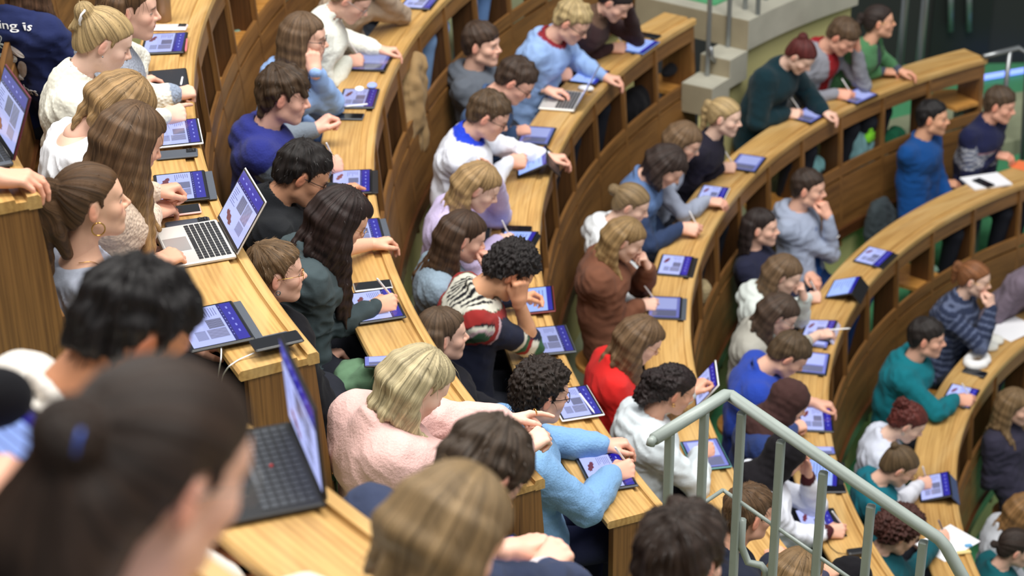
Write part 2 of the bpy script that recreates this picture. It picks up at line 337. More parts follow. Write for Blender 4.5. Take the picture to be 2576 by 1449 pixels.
# far entrance: stone steps, pale wall below them, dark end wall and lower hall floor
stair = empty('stone_stair', pol(6.2, -218, Z0-4.8)); tag(stair, 'grey stone steps with a green landing at the top of the picture', 'stairs')
O = A(stair.location); RS = 5.60; prev = -231.5
for i, (px, py, h, ro) in enumerate(((1885, 52, .21, 6.52), (1838, 152, .2, 5.83), (1793, 224, .2, 5.83))):
    P = max(at_cyl(px, py, RS), key=lambda P: P[1]); a = ang_of(P)-360
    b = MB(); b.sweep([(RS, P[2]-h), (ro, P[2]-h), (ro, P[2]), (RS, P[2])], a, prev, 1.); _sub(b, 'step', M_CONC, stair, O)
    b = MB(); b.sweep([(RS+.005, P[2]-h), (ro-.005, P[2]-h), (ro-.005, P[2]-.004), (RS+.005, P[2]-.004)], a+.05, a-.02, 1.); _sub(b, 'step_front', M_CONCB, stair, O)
    if i == 0: b = MB(); b.sweep([(RS+.35, P[2]+.0), (6.48, P[2]+.0), (6.48, P[2]+.01), (RS+.35, P[2]+.01)], a-1.2, prev, 1.); _sub(b, 'carpet', M_CARPET, stair, O)
    zb = P[2]-h; b = MB(); b.sweep([(5.66, 2.0), (5.70, 2.0), (5.70, zb), (5.66, zb)], a, prev, 1.); tag(b.build('wall_back', M_WALL), kind='structure')
    prev = a
b = MB(); b.box((-2, 17.2, -1.0), (16, 17.4, 9)); tag(b.build('wall_far', M_DARKWALL), kind='structure')
b = MB(); b.box((2.0, 13.2, Z0-6.7), (16, 17.2, Z0-6.5)); tag(b.build('floor_hall', M_CARPET), kind='structure')
# ================================================================ signed distance shapes -> meshes
class Field:
    def __init__(s, lo, hi, h):
        s.lo = np.asarray(lo, float)-2*h; s.h = h; n = np.ceil((np.asarray(hi, float)+2*h-s.lo)/h).astype(int)+1
        s.n = n; s.D = np.full(n, .5, np.float32)
        s.ax = [s.lo[i]+h*np.arange(n[i]) for i in range(3)]
    def win(s, lo, hi):
        a = np.clip(np.floor((lo-s.lo)/s.h).astype(int), 0, s.n-1); b = np.clip(np.ceil((hi-s.lo)/s.h).astype(int)+1, a+1, s.n)
        sl = tuple(slice(a[i], b[i]) for i in range(3))
        X, Y, Z = (s.ax[i][sl[i]].reshape([-1 if j == i else 1 for j in range(3)]).astype(np.float32) for i in range(3))
        return sl, X, Y, Z
    def mix(s, sl, d, k, mode):
        D = s.D[sl]
        if mode == 'add':
            if k <= 0: s.D[sl] = np.minimum(D, d); return
            h = np.clip(.5+.5*(D-d)/k, 0, 1); s.D[sl] = D+(d-D)*h-k*h*(1-h)
        else:
            d = -d
            if k <= 0: s.D[sl] = np.maximum(D, d); return
            h = np.clip(.5-.5*(D-d)/k, 0, 1); s.D[sl] = D+(d-D)*h+k*h*(1-h)
    def cap(s, a, b, ra, rb=None, k=.0, mode='add'):
        rb = ra if rb is None else rb; a = np.asarray(a, float); b = np.asarray(b, float); m = max(ra, rb)+k+3*s.h
        sl, X, Y, Z = s.win(np.minimum(a, b)-m, np.maximum(a, b)+m); u = b-a; L = u@u+1e-9
        px, py, pz = X-a[0], Y-a[1], Z-a[2]; t = np.clip((px*u[0]+py*u[1]+pz*u[2])/L, 0, 1)
        d = np.sqrt((px-t*u[0])**2+(py-t*u[1])**2+(pz-t*u[2])**2)-(ra+t*(rb-ra)); s.mix(sl, d.astype(np.float32), k, mode); return s
    def chain(s, pts, rs, k=.01, k0=None):
        for i in range(len(pts)-1): s.cap(pts[i], pts[i+1], rs[i], rs[i+1], k if (i or k0 is None) else k0)
        return s
    def ell(s, c, r, k=.0, mode='add', R=None):
        c = np.asarray(c, float); r = np.asarray(r, float); m = max(r)+k+3*s.h
        if R is None: sl, X, Y, Z = s.win(c-r-k-3*s.h, c+r+k+3*s.h)
        else: sl, X, Y, Z = s.win(c-m, c+m)
        x, y, z = X-c[0], Y-c[1], Z-c[2]
        if R is not None: x, y, z = (R[0, i]*x+R[1, i]*y+R[2, i]*z for i in range(3))
        k0 = np.sqrt((x/r[0])**2+(y/r[1])**2+(z/r[2])**2); k1 = np.sqrt((x/r[0]**2)**2+(y/r[1]**2)**2+(z/r[2]**2)**2)+1e-9
        s.mix(sl, (k0*(k0-1)/k1).astype(np.float32), k, mode); return s
    def mesh(s):
        D = s.D; n = D.shape; S = D < 0; off = [(i, j, k) for i in (0, 1) for j in (0, 1) for k in (0, 1)]
        sub = lambda Q, o: Q[o[0]:n[0]-1+o[0], o[1]:n[1]-1+o[1], o[2]:n[2]-1+o[2]]
        cnt = sum(sub(S, o).astype(np.int8) for o in off); M = (cnt > 0) & (cnt < 8); m = int(M.sum())
        idx = np.full(M.shape, -1, np.int32); idx[M] = np.arange(m); ci = np.argwhere(M)
        vals = np.stack([sub(D, o)[M] for o in off], 1); acc = np.zeros((m, 3)); num = np.zeros(m)
        for a in range(8):
            for b in range(a+1, 8):
                if sum(abs(off[a][i]-off[b][i]) for i in range(3)) != 1: continue
                e = (vals[:, a] < 0) != (vals[:, b] < 0); va, vb = vals[e, a], vals[e, b]; t = (va/(va-vb))[:, None]
                acc[e] += A(off[a])+t*(A(off[b])-A(off[a])); num[e] += 1
        V = s.lo+s.h*(ci+acc/num[:, None]); F = []
        for ax in range(3):
            i, j = [q for q in range(3) if q != ax]
            s0 = [slice(1, -1)]*3; s1 = [slice(1, -1)]*3; s0[ax] = slice(0, -1); s1[ax] = slice(1, None)
            A0, A1 = S[tuple(s0)], S[tuple(s1)]; e = np.argwhere(A0 != A1); fl = A0[A0 != A1]; e[:, i] += 1; e[:, j] += 1
            q = []
            for di, dj in ((-1, -1), (0, -1), (0, 0), (-1, 0)):
                c = e.copy(); c[:, i] += di; c[:, j] += dj; q.append(idx[c[:, 0], c[:, 1], c[:, 2]])
            q = np.stack(q, 1)
            if ax == 1: fl = ~fl
            q[~fl] = q[~fl][:, ::-1]; F.append(q)
        return V, np.concatenate(F)
def vnormals(V, F):
    n = np.cross(V[F[:, 2]]-V[F[:, 0]], V[F[:, 3]]-V[F[:, 1]]); N = np.zeros_like(V)
    for i in range(4): np.add.at(N, F[:, i], n)
    return N/(np.linalg.norm(N, axis=1, keepdims=True)+1e-12)
_r = np.random.RandomState(3)
_NW = _r.normal(size=(10, 3)); _NP = _r.uniform(0, 6.28, 10)
def snoise(P, f, oct=10):                   # cheap smooth pseudo noise about 0, roughly within +-1
    q = P@(_NW[:oct].T*f)+_NP[:oct]; q2 = q+1.3*np.sin(q[:, ::-1]*.7); return np.sin(q2).mean(1)*2.2
def smooth01(x, a, b): t = np.clip((x-a)/(b-a), 0, 1); return t*t*(3-2*t)
# ================================================================ head
_HC = {}
def head_field(h, fem, jaw=1.):
    key = (h, fem)
    if key in _HC: return _HC[key]
    f = Field((-.10, -.125, -.27), (.10, .135, .135), h); w = .95 if fem else 1.0
    f.ell((0, -.012, .034), (.0755*w, .096, .083))
    f.ell((0, .026, -.030), (.0605*w, .064, .083), .035)
    for s in (-1, 1):
        jw = .040 if fem else .047; f.cap((s*jw, .005, -.062 if fem else -.068), (s*(.008 if fem else .013), .062, -.098), .020 if fem else .023, .0165 if fem else .0185, .03)
        f.ell((s*.040*w, .056, -.022), (.024, .024, .022), .025)
    f.ell((0, .072, -.098), ((.016, .016, .015) if fem else (.020, .017, .016)), .022)
    f.cap((-.03, .079, .022), (.03, .079, .022), .011 if fem else .0135, None, .02)
    f.ell((0, .060, .046), (.050, .023, .034), .03)
    for s in (-1, 1): f.ell((s*.032, .098, .002), (.018, .018, .0135), .014, 'sub')
    for s in (-1, 1): f.ell((s*.0315, .0715, .002), (.0165, .0145, .0125), .003)
    ns = .92 if fem else 1.
    f.cap((0, .084, .016), (0, .109, -.022), .0075*ns, .0105*ns, .012)
    f.ell((0, .109, -.025), (.0095*ns, .010*ns, .0085*ns), .008)
    for s in (-1, 1): f.ell((s*.0115*ns, .097, -.028), (.0085, .010, .0075), .007)
    f.ell((0, .082, -.055), (.030, .014, .022), .02)
    f.ell((0, .092, -.0505), (.021, .0085, .0048), .005); f.ell((0, .090, -.0605), (.018, .0085, .0055), .005)
    f.cap((-.018, .101, -.0555), (.018, .101, -.0555), .0022, None, .004, 'sub')
    Re = rotx(-.2)
    for s in (-1, 1):
        Rr = rotz(s*.35)@Re
        f.ell((s*.079*w, -.010, -.004), (.0075, .0185, .031), .006, R=Rr)
        f.ell((s*.0875*w, -.006, .002), (.006, .0115, .018), .004, 'sub', R=Rr)
        f.ell((s*.0825*w, -.012, .001), (.004, .008, .012), .004, R=Rr)
    _HC[key] = f; return f
def head_mesh(h, fem, nb, nr=.052):
    """nb: neck base in head space"""
    b = head_field(h, fem); f = Field.__new__(Field); f.lo, f.h, f.n, f.ax, f.D = b.lo, b.h, b.n, b.ax, b.D.copy()
    nb = np.asarray(nb, float); top = A([0, -.022, -.055]); r = nr*(.9 if fem else 1.04)
    f.cap(top, nb, r, r*1.08, .026)
    return f.mesh()
def skin_cols(V, base, fem, open_eye=0., brow=(60, 40, 28), lips=None, beard=0.):
    base = np.asarray(base); C = np.tile(base, (len(V), 1)); x, y, z = np.abs(V[:, 0]), V[:, 1], V[:, 2]
    def mixc(m, c): 
        nonlocal C; m = np.clip(m, 0, 1)[:, None]; C = C*(1-m)+np.asarray(c)*m
    mixc(.45*np.exp(-((x-.042)**2+(z+.026)**2)/.018**2)*(y > .03), base*A([1.02, .62, .58]))
    mixc(.40*np.exp(-(x**2+(z+.022)**2)/.013**2)*(y > .09), base*A([1.02, .66, .6]))
    mixc(.5*smooth01(x, .073, .082)*(np.abs(y+.01) < .03)*(np.abs(z+.004) < .04), base*A([1.02, .55, .48]))
    if beard: mixc(beard*smooth01(-z, .035, .06)*smooth01(y, -.005, .03), lin(brow)*.9+base*.25)
    m = ((x/.021)**2+((z+.0555)/.0095)**2 < 1) & (y > .084); lc = lips if lips is not None else base*A([.86, .42, .40]); mixc(m*.95, lc*.9)
    zb = .0215+.004*np.sin(np.clip((x-.012)/.036, 0, 1)*pi)
    m = np.exp(-((z-zb)/.0042)**2)*smooth01(x, .008, .014)*(1-smooth01(x, .044, .052))*(y > .055); mixc(m*.85, lin(brow))
    ex, ez = (x-.0315)/.0145, (z-.001)/.0062
    if open_eye > 0:
        e = (ex**2+(ez/open_eye)**2 < 1) & (y > .072); mixc(e*.95, lin(225, 220, 214)); mixc((e & (((x-.033)/.0058)**2+((z-.001)/.006)**2 < 1))*.95, lin(52, 38, 30))
        l = np.exp(-((z-.001-.0062*open_eye*np.sqrt(np.clip(1-ex**2, 0, 1)))/.002)**2)*(ex**2 < 1.2)*(y > .066); mixc(l*.9, lin(34, 24, 20))
    else:
        l = np.exp(-((z+.0035-.003*ex**2)/.0022)**2)*(ex**2 < 1.1)*(y > .066); mixc(l*.85, lin(40, 28, 24))
    return C
# ================================================================ hands
_HN = {}
POSES = {'relax': ([(28, 32, 20), (32, 36, 22), (36, 38, 22), (38, 38, 22)], .30), 'pen': ([(42, 52, 24), (52, 58, 28), (62, 66, 30), (66, 68, 30)], .75),
         'fist': ([(78, 92, 48), (80, 94, 48), (80, 94, 48), (78, 90, 46)], .9), 'flat': ([(9, 12, 8), (8, 12, 8), (9, 12, 8), (12, 12, 8)], .1),
         'point': ([(14, 12, 6), (62, 80, 40), (70, 84, 42), (72, 84, 42)], .6), 'drape': ([(46, 26, 14), (52, 28, 14), (54, 30, 14), (50, 30, 14)], .25),
         'curl': ([(55, 70, 35), (60, 74, 36), (64, 76, 36), (66, 74, 36)], .5)}
def hand_mesh(pose, h=.0030):
    if (pose, h) in _HN: return _HN[(pose, h)]
    bends, th = POSES[pose]; f = Field((-.075, -.075, -.105), (.20, .085, .045), h)
    f.cap((-.016, 0, 0), (.012, 0, 0), .0250, .0250); f.cap((-.016, .007, 0), (.012, .01, 0), .021, .021, .012); f.cap((-.016, -.007, 0), (.012, -.01, 0), .021, .021, .012)
    kn = [(.088, .030, 0), (.092, .010, .003), (.088, -.0105, .001), (.080, -.029, -.003)]; L = [(.041, .025, .021), (.045, .029, .022), (.041, .027, .022), (.032, .020, .019)]
    for (kx, ky, kz) in kn: f.cap((.008, ky*.55, -.001), (kx, ky, kz), .0165, .0118, .014)
    f.ell((.045, .022, -.010), (.034, .016, .014), .014); f.ell((.045, -.02, -.008), (.034, .014, .013), .012)
    for i in range(4):
        a = 0.; p = A(kn[i], float); sp = (.09, .02, -.05, -.13)[i]*(1-min(1, bends[i][0]/80)); r = (.0098, .0102, .0096, .0086)[i]; pts = [p]; rs = [r+.0012]
        for j in range(3):
            a += radians(bends[i][j]); d = A([cos(a)*cos(sp), cos(a)*sin(sp), -sin(a)]); p = p+d*L[i][j]; pts.append(p); rs.append(r*(.92, .83, .70)[j])
        for j in range(3): f.cap(pts[j], pts[j+1], rs[j], rs[j+1], .007 if j == 0 else .0025)
    c = th
    pts = [A([.018, .020, -.010]), A([.052, .050-.012*c, -.018-.012*c]), A([.084, .058-.030*c, -.026-.024*c]), A([.108, .056-.040*c, -.032-.030*c])]
    for j in range(3): f.cap(pts[j], pts[j+1], (.0165, .0125, .0108)[j], (.0125, .0108, .0085)[j], .012 if j == 0 else .003)
    _HN[(pose, h)] = f.mesh(); return _HN[(pose, h)]
# ================================================================ hair
def streak(th, s, ms=(7, 13, 19, 29, 41)):
    o = 0
    for i, m in enumerate(ms): o = o+np.cos(m*th+1.7*i+2.2*np.sin(s*7+i)+s*(3+i))/(1+.35*i)
    return o/2.2
YS = [-.2, -.10, -.07, -.045, -.030, -.016, .010, .014, .021, .028, .050, .072, .2]
Z_SHORT = [-.075, -.075, -.062, -.035, .000, .030, .030, -.002, -.004, .030, .050, .066, .078]
Z_LONG = [-.3, -.3, -.3, -.3, -.3, -.2, -.10, -.06, -.03, .016, .042, .062, .076]
def hair_mesh(style, H, dn, h, col, tip=None, L=.3, vol=1., pole=None, push=None, rnd=None, amp=1., az0=70, extra=None, tail=None, fringe=0.):
    """hair in head space: H head rotation, dn world down in head space, push(p)->p keeps locks outside the clothes"""
    long_ = style in ('long', 'half', 'longback', 'locks'); curly = style in ('curly', 'curlylong', 'updo')
    reach = .14+(L if long_ or style in ('pony', 'braid', 'curlylong') else .06)
    lo = np.minimum(A([-.17, -.22, -.16]), dn*reach-A([.13, .15, .1])); hi = np.maximum(A([.17, .16, .19]), dn*reach+A([.13, .13, .1])); f = Field(lo, hi, h)
    t = {'short': .011, 'long': .010, 'half': .010, 'longback': .010, 'locks': .012, 'pony': .009, 'bun': .009, 'curly': .022, 'curlylong': .022, 'updo': .010, 'buzz': .004}[style]*vol
    tt = {'short': .018, 'buzz': .006, 'curly': .036}.get(style, t*1.25)*(vol if style == 'short' else 1)
    f.ell((0, -.014, .036), (.0755+t, .0965+t, .083+tt)); f.ell((0, -.038, -.018), (.066+t*.7, .066+t, .080), .02)
    if style == 'short': f.ell((0, .012, .080), (.058+.4*t, .078, .032*vol), .02)
    if style in ('long', 'half', 'longback', 'locks'): f.ell((0, -.03, -.03), (.076+t, .072+t, .085), .02)
    f.ell((0, .056, .050), (.052+.5*t, .026+.8*t, .035+.9*t), .03)
    # hairline
    X, Y, Z = (f.ax[i].reshape([-1 if j == i else 1 for j in range(3)]).astype(np.float32) for i in range(3))
    zl = np.interp(f.ax[1], YS, Z_LONG if long_ and az0 < 95 else Z_SHORT).astype(np.float32).reshape(1, -1, 1)
    zl = zl-fringe*smooth01(Y, .02, .06)+.10*np.maximum(0, .045-np.abs(X))*(Y > .03)*(0 if fringe else -1)*.0
    f.D = (f.D+t*.75*np.exp(-np.maximum(0, Z-zl)/.022)*(Y > -.02)).astype(np.float32)
    g = (zl-Z)*.8; k = .007; D = f.D; hh = np.clip(.5-.5*(D-g)/k, 0, 1); f.D = (D+(g-D)*hh+k*hh*(1-hh)).astype(np.float32)
    rnd = rnd or random.Random(1); axis = []
    if long_:
        n = 13
        azs = np.linspace(az0, 360-az0, n)
        for az in azs:
            a = radians(az); q = A([sin(a)*.074, cos(a)*.088-.022, .035]); p1 = A([sin(a)*.083, cos(a)*.090-.028, -.03])
            pts = [q, p1]; p = p1.copy(); out = unit(A([sin(a), cos(a), 0])); fr = max(0, cos(a))
            ln = L*(1-.25*fr)*rnd.uniform(.9, 1.06); st = max(3, int(ln/.05)); 
            wob = rnd.uniform(-1, 1)
            for j in range(st):
                p = p+dn*ln/st+out*(.006 if j < 2 else -.002)+A([.004*wob*sin(j*1.3), 0, 0])
                if push is not None: p = push(p)
                pts.append(p)
            r0 = .024; rs = [r0]*2+[max(.007, r0*(1-.62*(j+1)/st)) for j in range(st)]
            f.chain(pts, rs, .014)
        if style == 'half': f.ell((0, -.105, .052), (.018, .014, .016), .012)
    P0 = np.asarray(pole if pole is not None else (0, -.112, .030), float)
    if style in ('pony', 'braid'):
        q = P0.copy(); o = unit(P0-A([0, -.02, .02])); pts = [q, q+o*.028+A([0, 0, .006])]; p = pts[-1]; dirv = unit(o*.6+.6*dn); st = max(4, int(L/.05))
        for j in range(st):
            dirv = unit(dirv+dn*1.7); p = p+dirv*L/st
            if push is not None: p = push(p)
            pts.append(p)
        rs = [.015, .026]+[max(.008, .030*(1-.55*(j+1)/st)) for j in range(st)]; f.chain(pts, rs, .012)
    if style == 'bun': f.ell(P0+unit(P0)*.02, A([.036, .034, .034])*vol, .008)
    if style == 'updo':
        for i in range(9): 
            q = P0+A([rnd.uniform(-.04, .04), rnd.uniform(-.035, .03), rnd.uniform(-.05, .045)]); f.ell(q, A([.032, .032, .03])*vol, .014)
    if extra: 
        for (a_, b_, ra, rb) in extra: f.cap(a_, b_, ra, rb, .012)
    V, F = f.mesh()
    N = vnormals(V, F)
    if style in ('pony', 'bun', 'updo', 'braid'): ax = unit(P0-A([0, -.01, .0]))
    elif style in ('short', 'buzz', 'curly'): ax = unit(A([0, -.045, .09]))
    else: ax = A([0, -.08, .997])
    e1 = unit(np.cross(ax, A([1, 0, .01]))); e2 = np.cross(ax, e1); W = V-A([0, -.01, .01])
    th = np.arctan2(W@e2, W@e1); s = np.linalg.norm(W, axis=1)*1.2-(W@ax)*.4
    if curly: d = (.006*snoise(V, 120)+.005*snoise(V, 210, 8))*amp*(1. if style != 'updo' else .2+.8*smooth01(-V[:, 1], -.01, .06))
    elif style == 'buzz': d = .001*snoise(V, 200)
    elif style == 'short': d = (.0034*streak(th, s)+.004*snoise(V, 62))*amp
    elif long_: d = (.0026*streak(th, s, (9, 17, 25, 37, 53))+.0022*snoise(V, 34))*amp
    else: d = .0016*streak(th, s, (15, 23, 37, 51, 67))*amp
    V = V+N*d[:, None]
    col = np.asarray(col); C = np.tile(col, (len(V), 1))
    if tip is not None: m = smooth01(V@dn, .02, .10+L*.75)[:, None]; C = C*(1-m)+np.asarray(tip)*m
    C = C*(.72+.22*streak(th, s, (11, 21, 34, 47, 61))+.10*streak(th*1.0+.4, s, (83, 127, 151)))[:, None]
    if curly and style != 'updo': ST = V*260
    else: ST = np.stack([np.cos(th)*34, np.sin(th)*34, s*7], 1)
    return V, F, np.clip(C, .002, 1), ST
def wisp_mesh(V, F, ST, C, style, ax, rnd, n, ln, dn):
    """loose strands lifted a little off the hair surface, as thin tapered blades in the same mesh"""
    N = vnormals(V, F); ids = [rnd.randrange(len(V)) for _ in range(n)]; vs, fs, cs, ss = [], [], [], []; base = 0
    for i in ids:
        p, nn = V[i], N[i]; W = p-A([0, -.01, .01])
        fl = W-ax*(W@ax) if style != 'long' else dn.copy()
        fl = fl if style == 'long' else unit(ax*-.4+unit(fl)*.6) if style != 'pull' else unit(ax)
        fl = unit(fl-nn*(fl@nn)+nn*(.10 if style == 'short' else .03)); sd = unit(np.cross(fl, nn)); L = ln*rnd.uniform(.5, 1.2); b = rnd.uniform(-.25, .25)
        m = 5; w = .0013
        for j in range(m):
            t = j/(m-1); q = p-nn*.001+fl*L*t+nn*(.006*math.sin(t*2.6)*rnd.uniform(.6, 1.2))+sd*b*L*t*t+dn*L*.25*t*t
            vs += [q-sd*w*(1-.8*t), q+sd*w*(1-.8*t)]; cs += [C[i]*.9]*2; ss += [ST[i]]*2
        fs += [[base+2*j, base+2*j+1, base+2*j+3, base+2*j+2] for j in range(m-1)]; base += 2*m
    return A(vs), np.array(fs), A(cs), A(ss)
# ================================================================ limbs
def ik(S, W, L1, L2, hint, zmin=None):
    d = W-S; D = np.linalg.norm(d); 
    if D > (L1+L2)*.995: k = D/((L1+L2)*.99); L1 *= k; L2 *= k
    u = d/D; a = (L1*L1-L2*L2+D*D)/(2*D); hgt = math.sqrt(max(1e-6, L1*L1-a*a)); e1 = unit(hint-u*(hint@u)); e2 = np.cross(u, e1); best = None
    for i in range(-16, 17):
        t = i*pi/24; E = S+u*a+hgt*(cos(t)*e1+sin(t)*e2); c = t*t
        if zmin is not None: c += zmin(E)
        if best is None or c < best[0]: best = (c, E)
    return best[1]
FABC = {}
TOPNAMES = {}
SPECNO = [0]
def person(k, hx, hy, label, dz=.43, yaw=0., pitch=18., roll=0., skin=(222, 172, 146), fem=False, hair=('short', (60, 42, 30)), top=('cotton', (60, 60, 70)), rh=None, lh=None, sc=1.0,
           neck='crew', sleeve=1., eye=0., glasses=None, brow=None, trous=(40, 42, 50), stripes=None, armcol=None, hi=False, body_yaw=None, bulk=1., seatR=None, hood=None, topname='sweater',
           cut=None, wr=1., beard=0., hole=None, z0=None, seat=True, cuff=None, lean=0., group=None, neckcol=None):
    if pitch >= 18: pitch += 5
    SPECNO[0] += 1; rnd = random.Random(SPECNO[0]*17+3); Zk = ROWZ[k]; Rk = ROWR[k]
    H = at(hx, hy, Zk+dz); cen = A([CX, CY, H[2]]); inw = unit(cen-H); phi0 = atan2(inw[1], inw[0]); phi = phi0+radians(yaw)
    dist = np.linalg.norm(H-A([0, 0, Z0])); near = dist < 7.6
    RZ = rotz(phi-pi/2); RH = RZ@rotx(-radians(pitch))@roty(radians(roll)); RN = RZ@rotx(-radians(max(0, pitch)*.85+5+lean)); RH = RH*1.0
    hs = sc*(.955 if fem else 1.0)
    N = H+RN@A([0, -.045, -.172])*sc; nb = RH.T@(N-H)/hs
    phb = phi0+radians(yaw*.4 if body_yaw is None else body_yaw); fw = A([cos(phb), sin(phb), 0]); rt = A([sin(phb), -cos(phb), 0]); up = A([0, 0, 1.])
    aN = ang_of(N); Rs = (Rk+.45) if seatR is None else Rk+seatR
    Pv = pol(Rs, aN, Zk-.20); S = N-Pv; Ls = np.linalg.norm(S); 
    if Ls > .60*sc: Pv = N-S/Ls*.60*sc; S = N-Pv; Ls = .60*sc
    bulge = -fw*(.025+max(0, .52-Ls)*.55)
    Mi = Pv+.45*S+bulge*1.1; Ch = Pv+.78*S+bulge*.6; tu = unit(N-Ch)
    sw = (.150 if fem else .172)*sc; tr = (.098 if fem else .110)*bulk*sc
    Sh = {s: N-tu*.062*sc+rt*s*sw-fw*.006 for s in (1, -1)}
    # arms
    arms = {}
    def deskcost(E):
        r = rad_of(E); inside = Rk-.03 < r < Rk+DEPTH+.05
        return 40*max(0, Zk+.055-E[2]) if inside else 0
    for s, spec in ((1, rh), (-1, lh)):
        sp = dict(spec) if spec else {}
        pose = sp.get('pose', 'relax')
        if not spec:
            T = Pv+fw*.27+rt*s*.07; T[2] = Zk-.14; bn = up*.8+rt*s*.3; fd = unit(fw-rt*s*.55); pose = 'relax'; W = T-fd*.07; hint = -up*.5+rt*s*.5-fw*.6
        elif 'h' in sp:                      # hand at the head: position in head-yaw space
            T = H+RZ@(A(sp['h'])*sc); fd = unit(RZ@A(sp.get('fd', (0, .2, 1)))); bn = unit(RZ@A(sp.get('bn', (s*1., .3, 0)))); W = T-fd*.075; hint = -up*1.+rt*s*.35+fw*.35
        else:
            zz = sp.get('z', .035); T = at(sp['p'][0], sp['p'][1], Zk+zz); flat = T-Sh[s]; flat[2] = 0; fd = unit(unit(flat)*.75+fw*.5+(A([0, 0, sp.get('tilt', -.10)])))
            if 'a' in sp: aa = phi0+radians(sp['a']); fd = unit(A([cos(aa), sin(aa), sp.get('tilt', -.08)]))
            roll_ = radians(sp.get('roll', 48 if pose in ('pen', 'point') else 12)); side = unit(np.cross(fd, up)); bn = cos(roll_)*up+sin(roll_)*side*s
            W = T-fd*.075; hint = -up*.55+rt*s*.8-fw*.25
        if 'hint' in sp: hint = A(RZ@A(sp['hint']))
        bn = unit(bn-fd*(bn@fd)); E = ik(Sh[s], W, .285*sc, .25*sc, hint, deskcost if spec else None)
        if 'el' in sp: E = at(sp['el'][0], sp['el'][1], Zk+sp.get('elz', .055))
        arms[s] = (E, W, fd, bn, pose, sp)
    # legs
    legs = {}
    for s in (1, -1):
        hp = Pv+rt*s*.085; kn = hp+fw*.34+rt*s*.03; kn[2] = Zk-.24; ft = kn-fw*.05; ft[2] = Zk-FLOOR+.09; legs[s] = (hp, kn, ft)
    caps = []                                # torso capsules for pushing locks outside
    for s in (1, -1):
        caps += [(Pv+rt*s*.075, Mi+rt*s*.070, tr*1.05, tr*.96), (Mi+rt*s*.070, Ch+rt*s*.072, tr*.98, tr), (N-tu*.055, Sh[s], .060*bulk, .060*bulk), (Ch+rt*s*.07, N-tu*.06+rt*s*.05, tr, .06), (Sh[s], arms[s][0], .056*bulk, .046*bulk), (arms[s][0], arms[s][1], .045*bulk, .034)]
    caps.append((N-tu*.07, N+unit(H-N)*.08, .062, .052))
    def push_world(p, rad):
        for _ in range(2):
            for (a, b, ra, rb) in caps:
                u = b-a; t = min(1, max(0, (p-a)@u/(u@u+1e-9))); q = p-a-t*u; d = np.linalg.norm(q); r = ra+t*(rb-ra)+rad
                if d < r: p = p+q/(d+1e-9)*(r-d)
        return p
    skinc = lin(skin); org = A([Pv[0], Pv[1], Zk-FLOOR])
    # ---- body mesh
    hh = .0031 if hi else (.0038 if near else .0046)
    Vh, Fh = head_mesh(hh, fem, nb); hc = hair[1]; bw = brow or tuple(int(c*.75) for c in hc)
    Ch_ = skin_cols(Vh, skinc, fem, eye, bw, lin(196, 110, 104) if fem else None, beard)
    VV = [Vh*hs@RH.T+H]; FF = [Fh]; CC = [Ch_]; n = len(Vh)
    for s in (1, -1):
        E, W, fd, bn, pose, sp = arms[s]; Vq, Fq = hand_mesh(pose, .0032 if near else .0042)
        y = np.cross(bn, fd); M = np.stack([fd, y, bn], 1); q = Vq.copy()
        if s == -1: q[:, 1] *= -1; Fq = Fq[:, ::-1]
        q = q*(.93 if fem else 1.02)*sc@M.T+W; cc = np.tile(skinc*A([1., .93, .92]), (len(q), 1)); tipm = smooth01(Vq[:, 0], .085, .12)[:, None]*.35; cc = cc*(1-tipm)+skinc*A([1., .70, .66])*tipm
        VV.append(q); FF.append(Fq+n); CC.append(cc); n += len(q)
    bf = Field(np.minimum.reduce([Pv, N, *[a[0] for a in arms.values()], *[a[1] for a in arms.values()], *[l[2] for l in legs.values()], *[l[1] for l in legs.values()]])-.2, np.maximum.reduce([Pv, N, *[a[0] for a in arms.values()], *[a[1] for a in arms.values()], *[l[1] for l in legs.values()]])+.2, .010 if (sleeve < .9 or cut or any(a[5].get('sleeve', 1) < .9 for a in arms.values())) and near else .016)
    ins = .012
    for s in (1, -1):
        for (a, b, ra, rb) in caps[(0 if s == 1 else 6):(4 if s == 1 else 10)]: bf.cap(a, b, ra-ins, rb-ins, .03)
        E, W = arms[s][0], arms[s][1]; q_ = 1. if arms[s][5].get('sleeve', sleeve) < .9 else .68; bf.cap(Sh[s], E, .046*sc*q_, .040*sc*q_, .03); bf.cap(E, E+(W-E)*.4, .040*sc*q_, .038*sc*q_, .01); bf.cap(E+(W-E)*.4, W, .038*sc*q_, .0265*sc*max(q_, .8), .01)
        hp, kn, ft = legs[s]; bf.cap(hp, kn, .075, .052, .03); bf.cap(kn, ft, .052, .038, .01)
    bf.cap(N-tu*.06, N+unit(H-N)*.06, .050, .044 if fem else .05, .02); bf.cap(N-tu*.05, Ch, .062, .085, .05)
    Vb, Fb = bf.mesh(); VV.append(Vb); FF.append(Fb+n); CC.append(np.tile(skinc, (len(Vb), 1)))
    body = link('person', mesh_from('person', np.concatenate(VV)-org, np.concatenate(FF), True, {'Col': np.concatenate(CC)}), M_SKIN, loc=org)
    tag(body, label, 'person', group)
    # ---- upper garment
    kind, tc = top[0], lin(top[1]); g = .0078 if near else .0115
    pts = [Pv, N, Mi, Ch]+[x for s in (1, -1) for x in (Sh[s], arms[s][0], arms[s][1])]
    f = Field(np.min(pts, 0)-.19, np.max(pts, 0)+.19, g)
    ex = .005 if kind in ('fleece', 'sherpa') else 0.
    for s in (1, -1):
        i0 = 0 if s == 1 else 6
        for (a, b, ra, rb) in caps[i0:i0+4]: f.cap(a, b, ra+ex, rb+ex, .045)
    f.ell(Ch+fw*.02, (.13*bulk, .13*bulk, .12), .05)
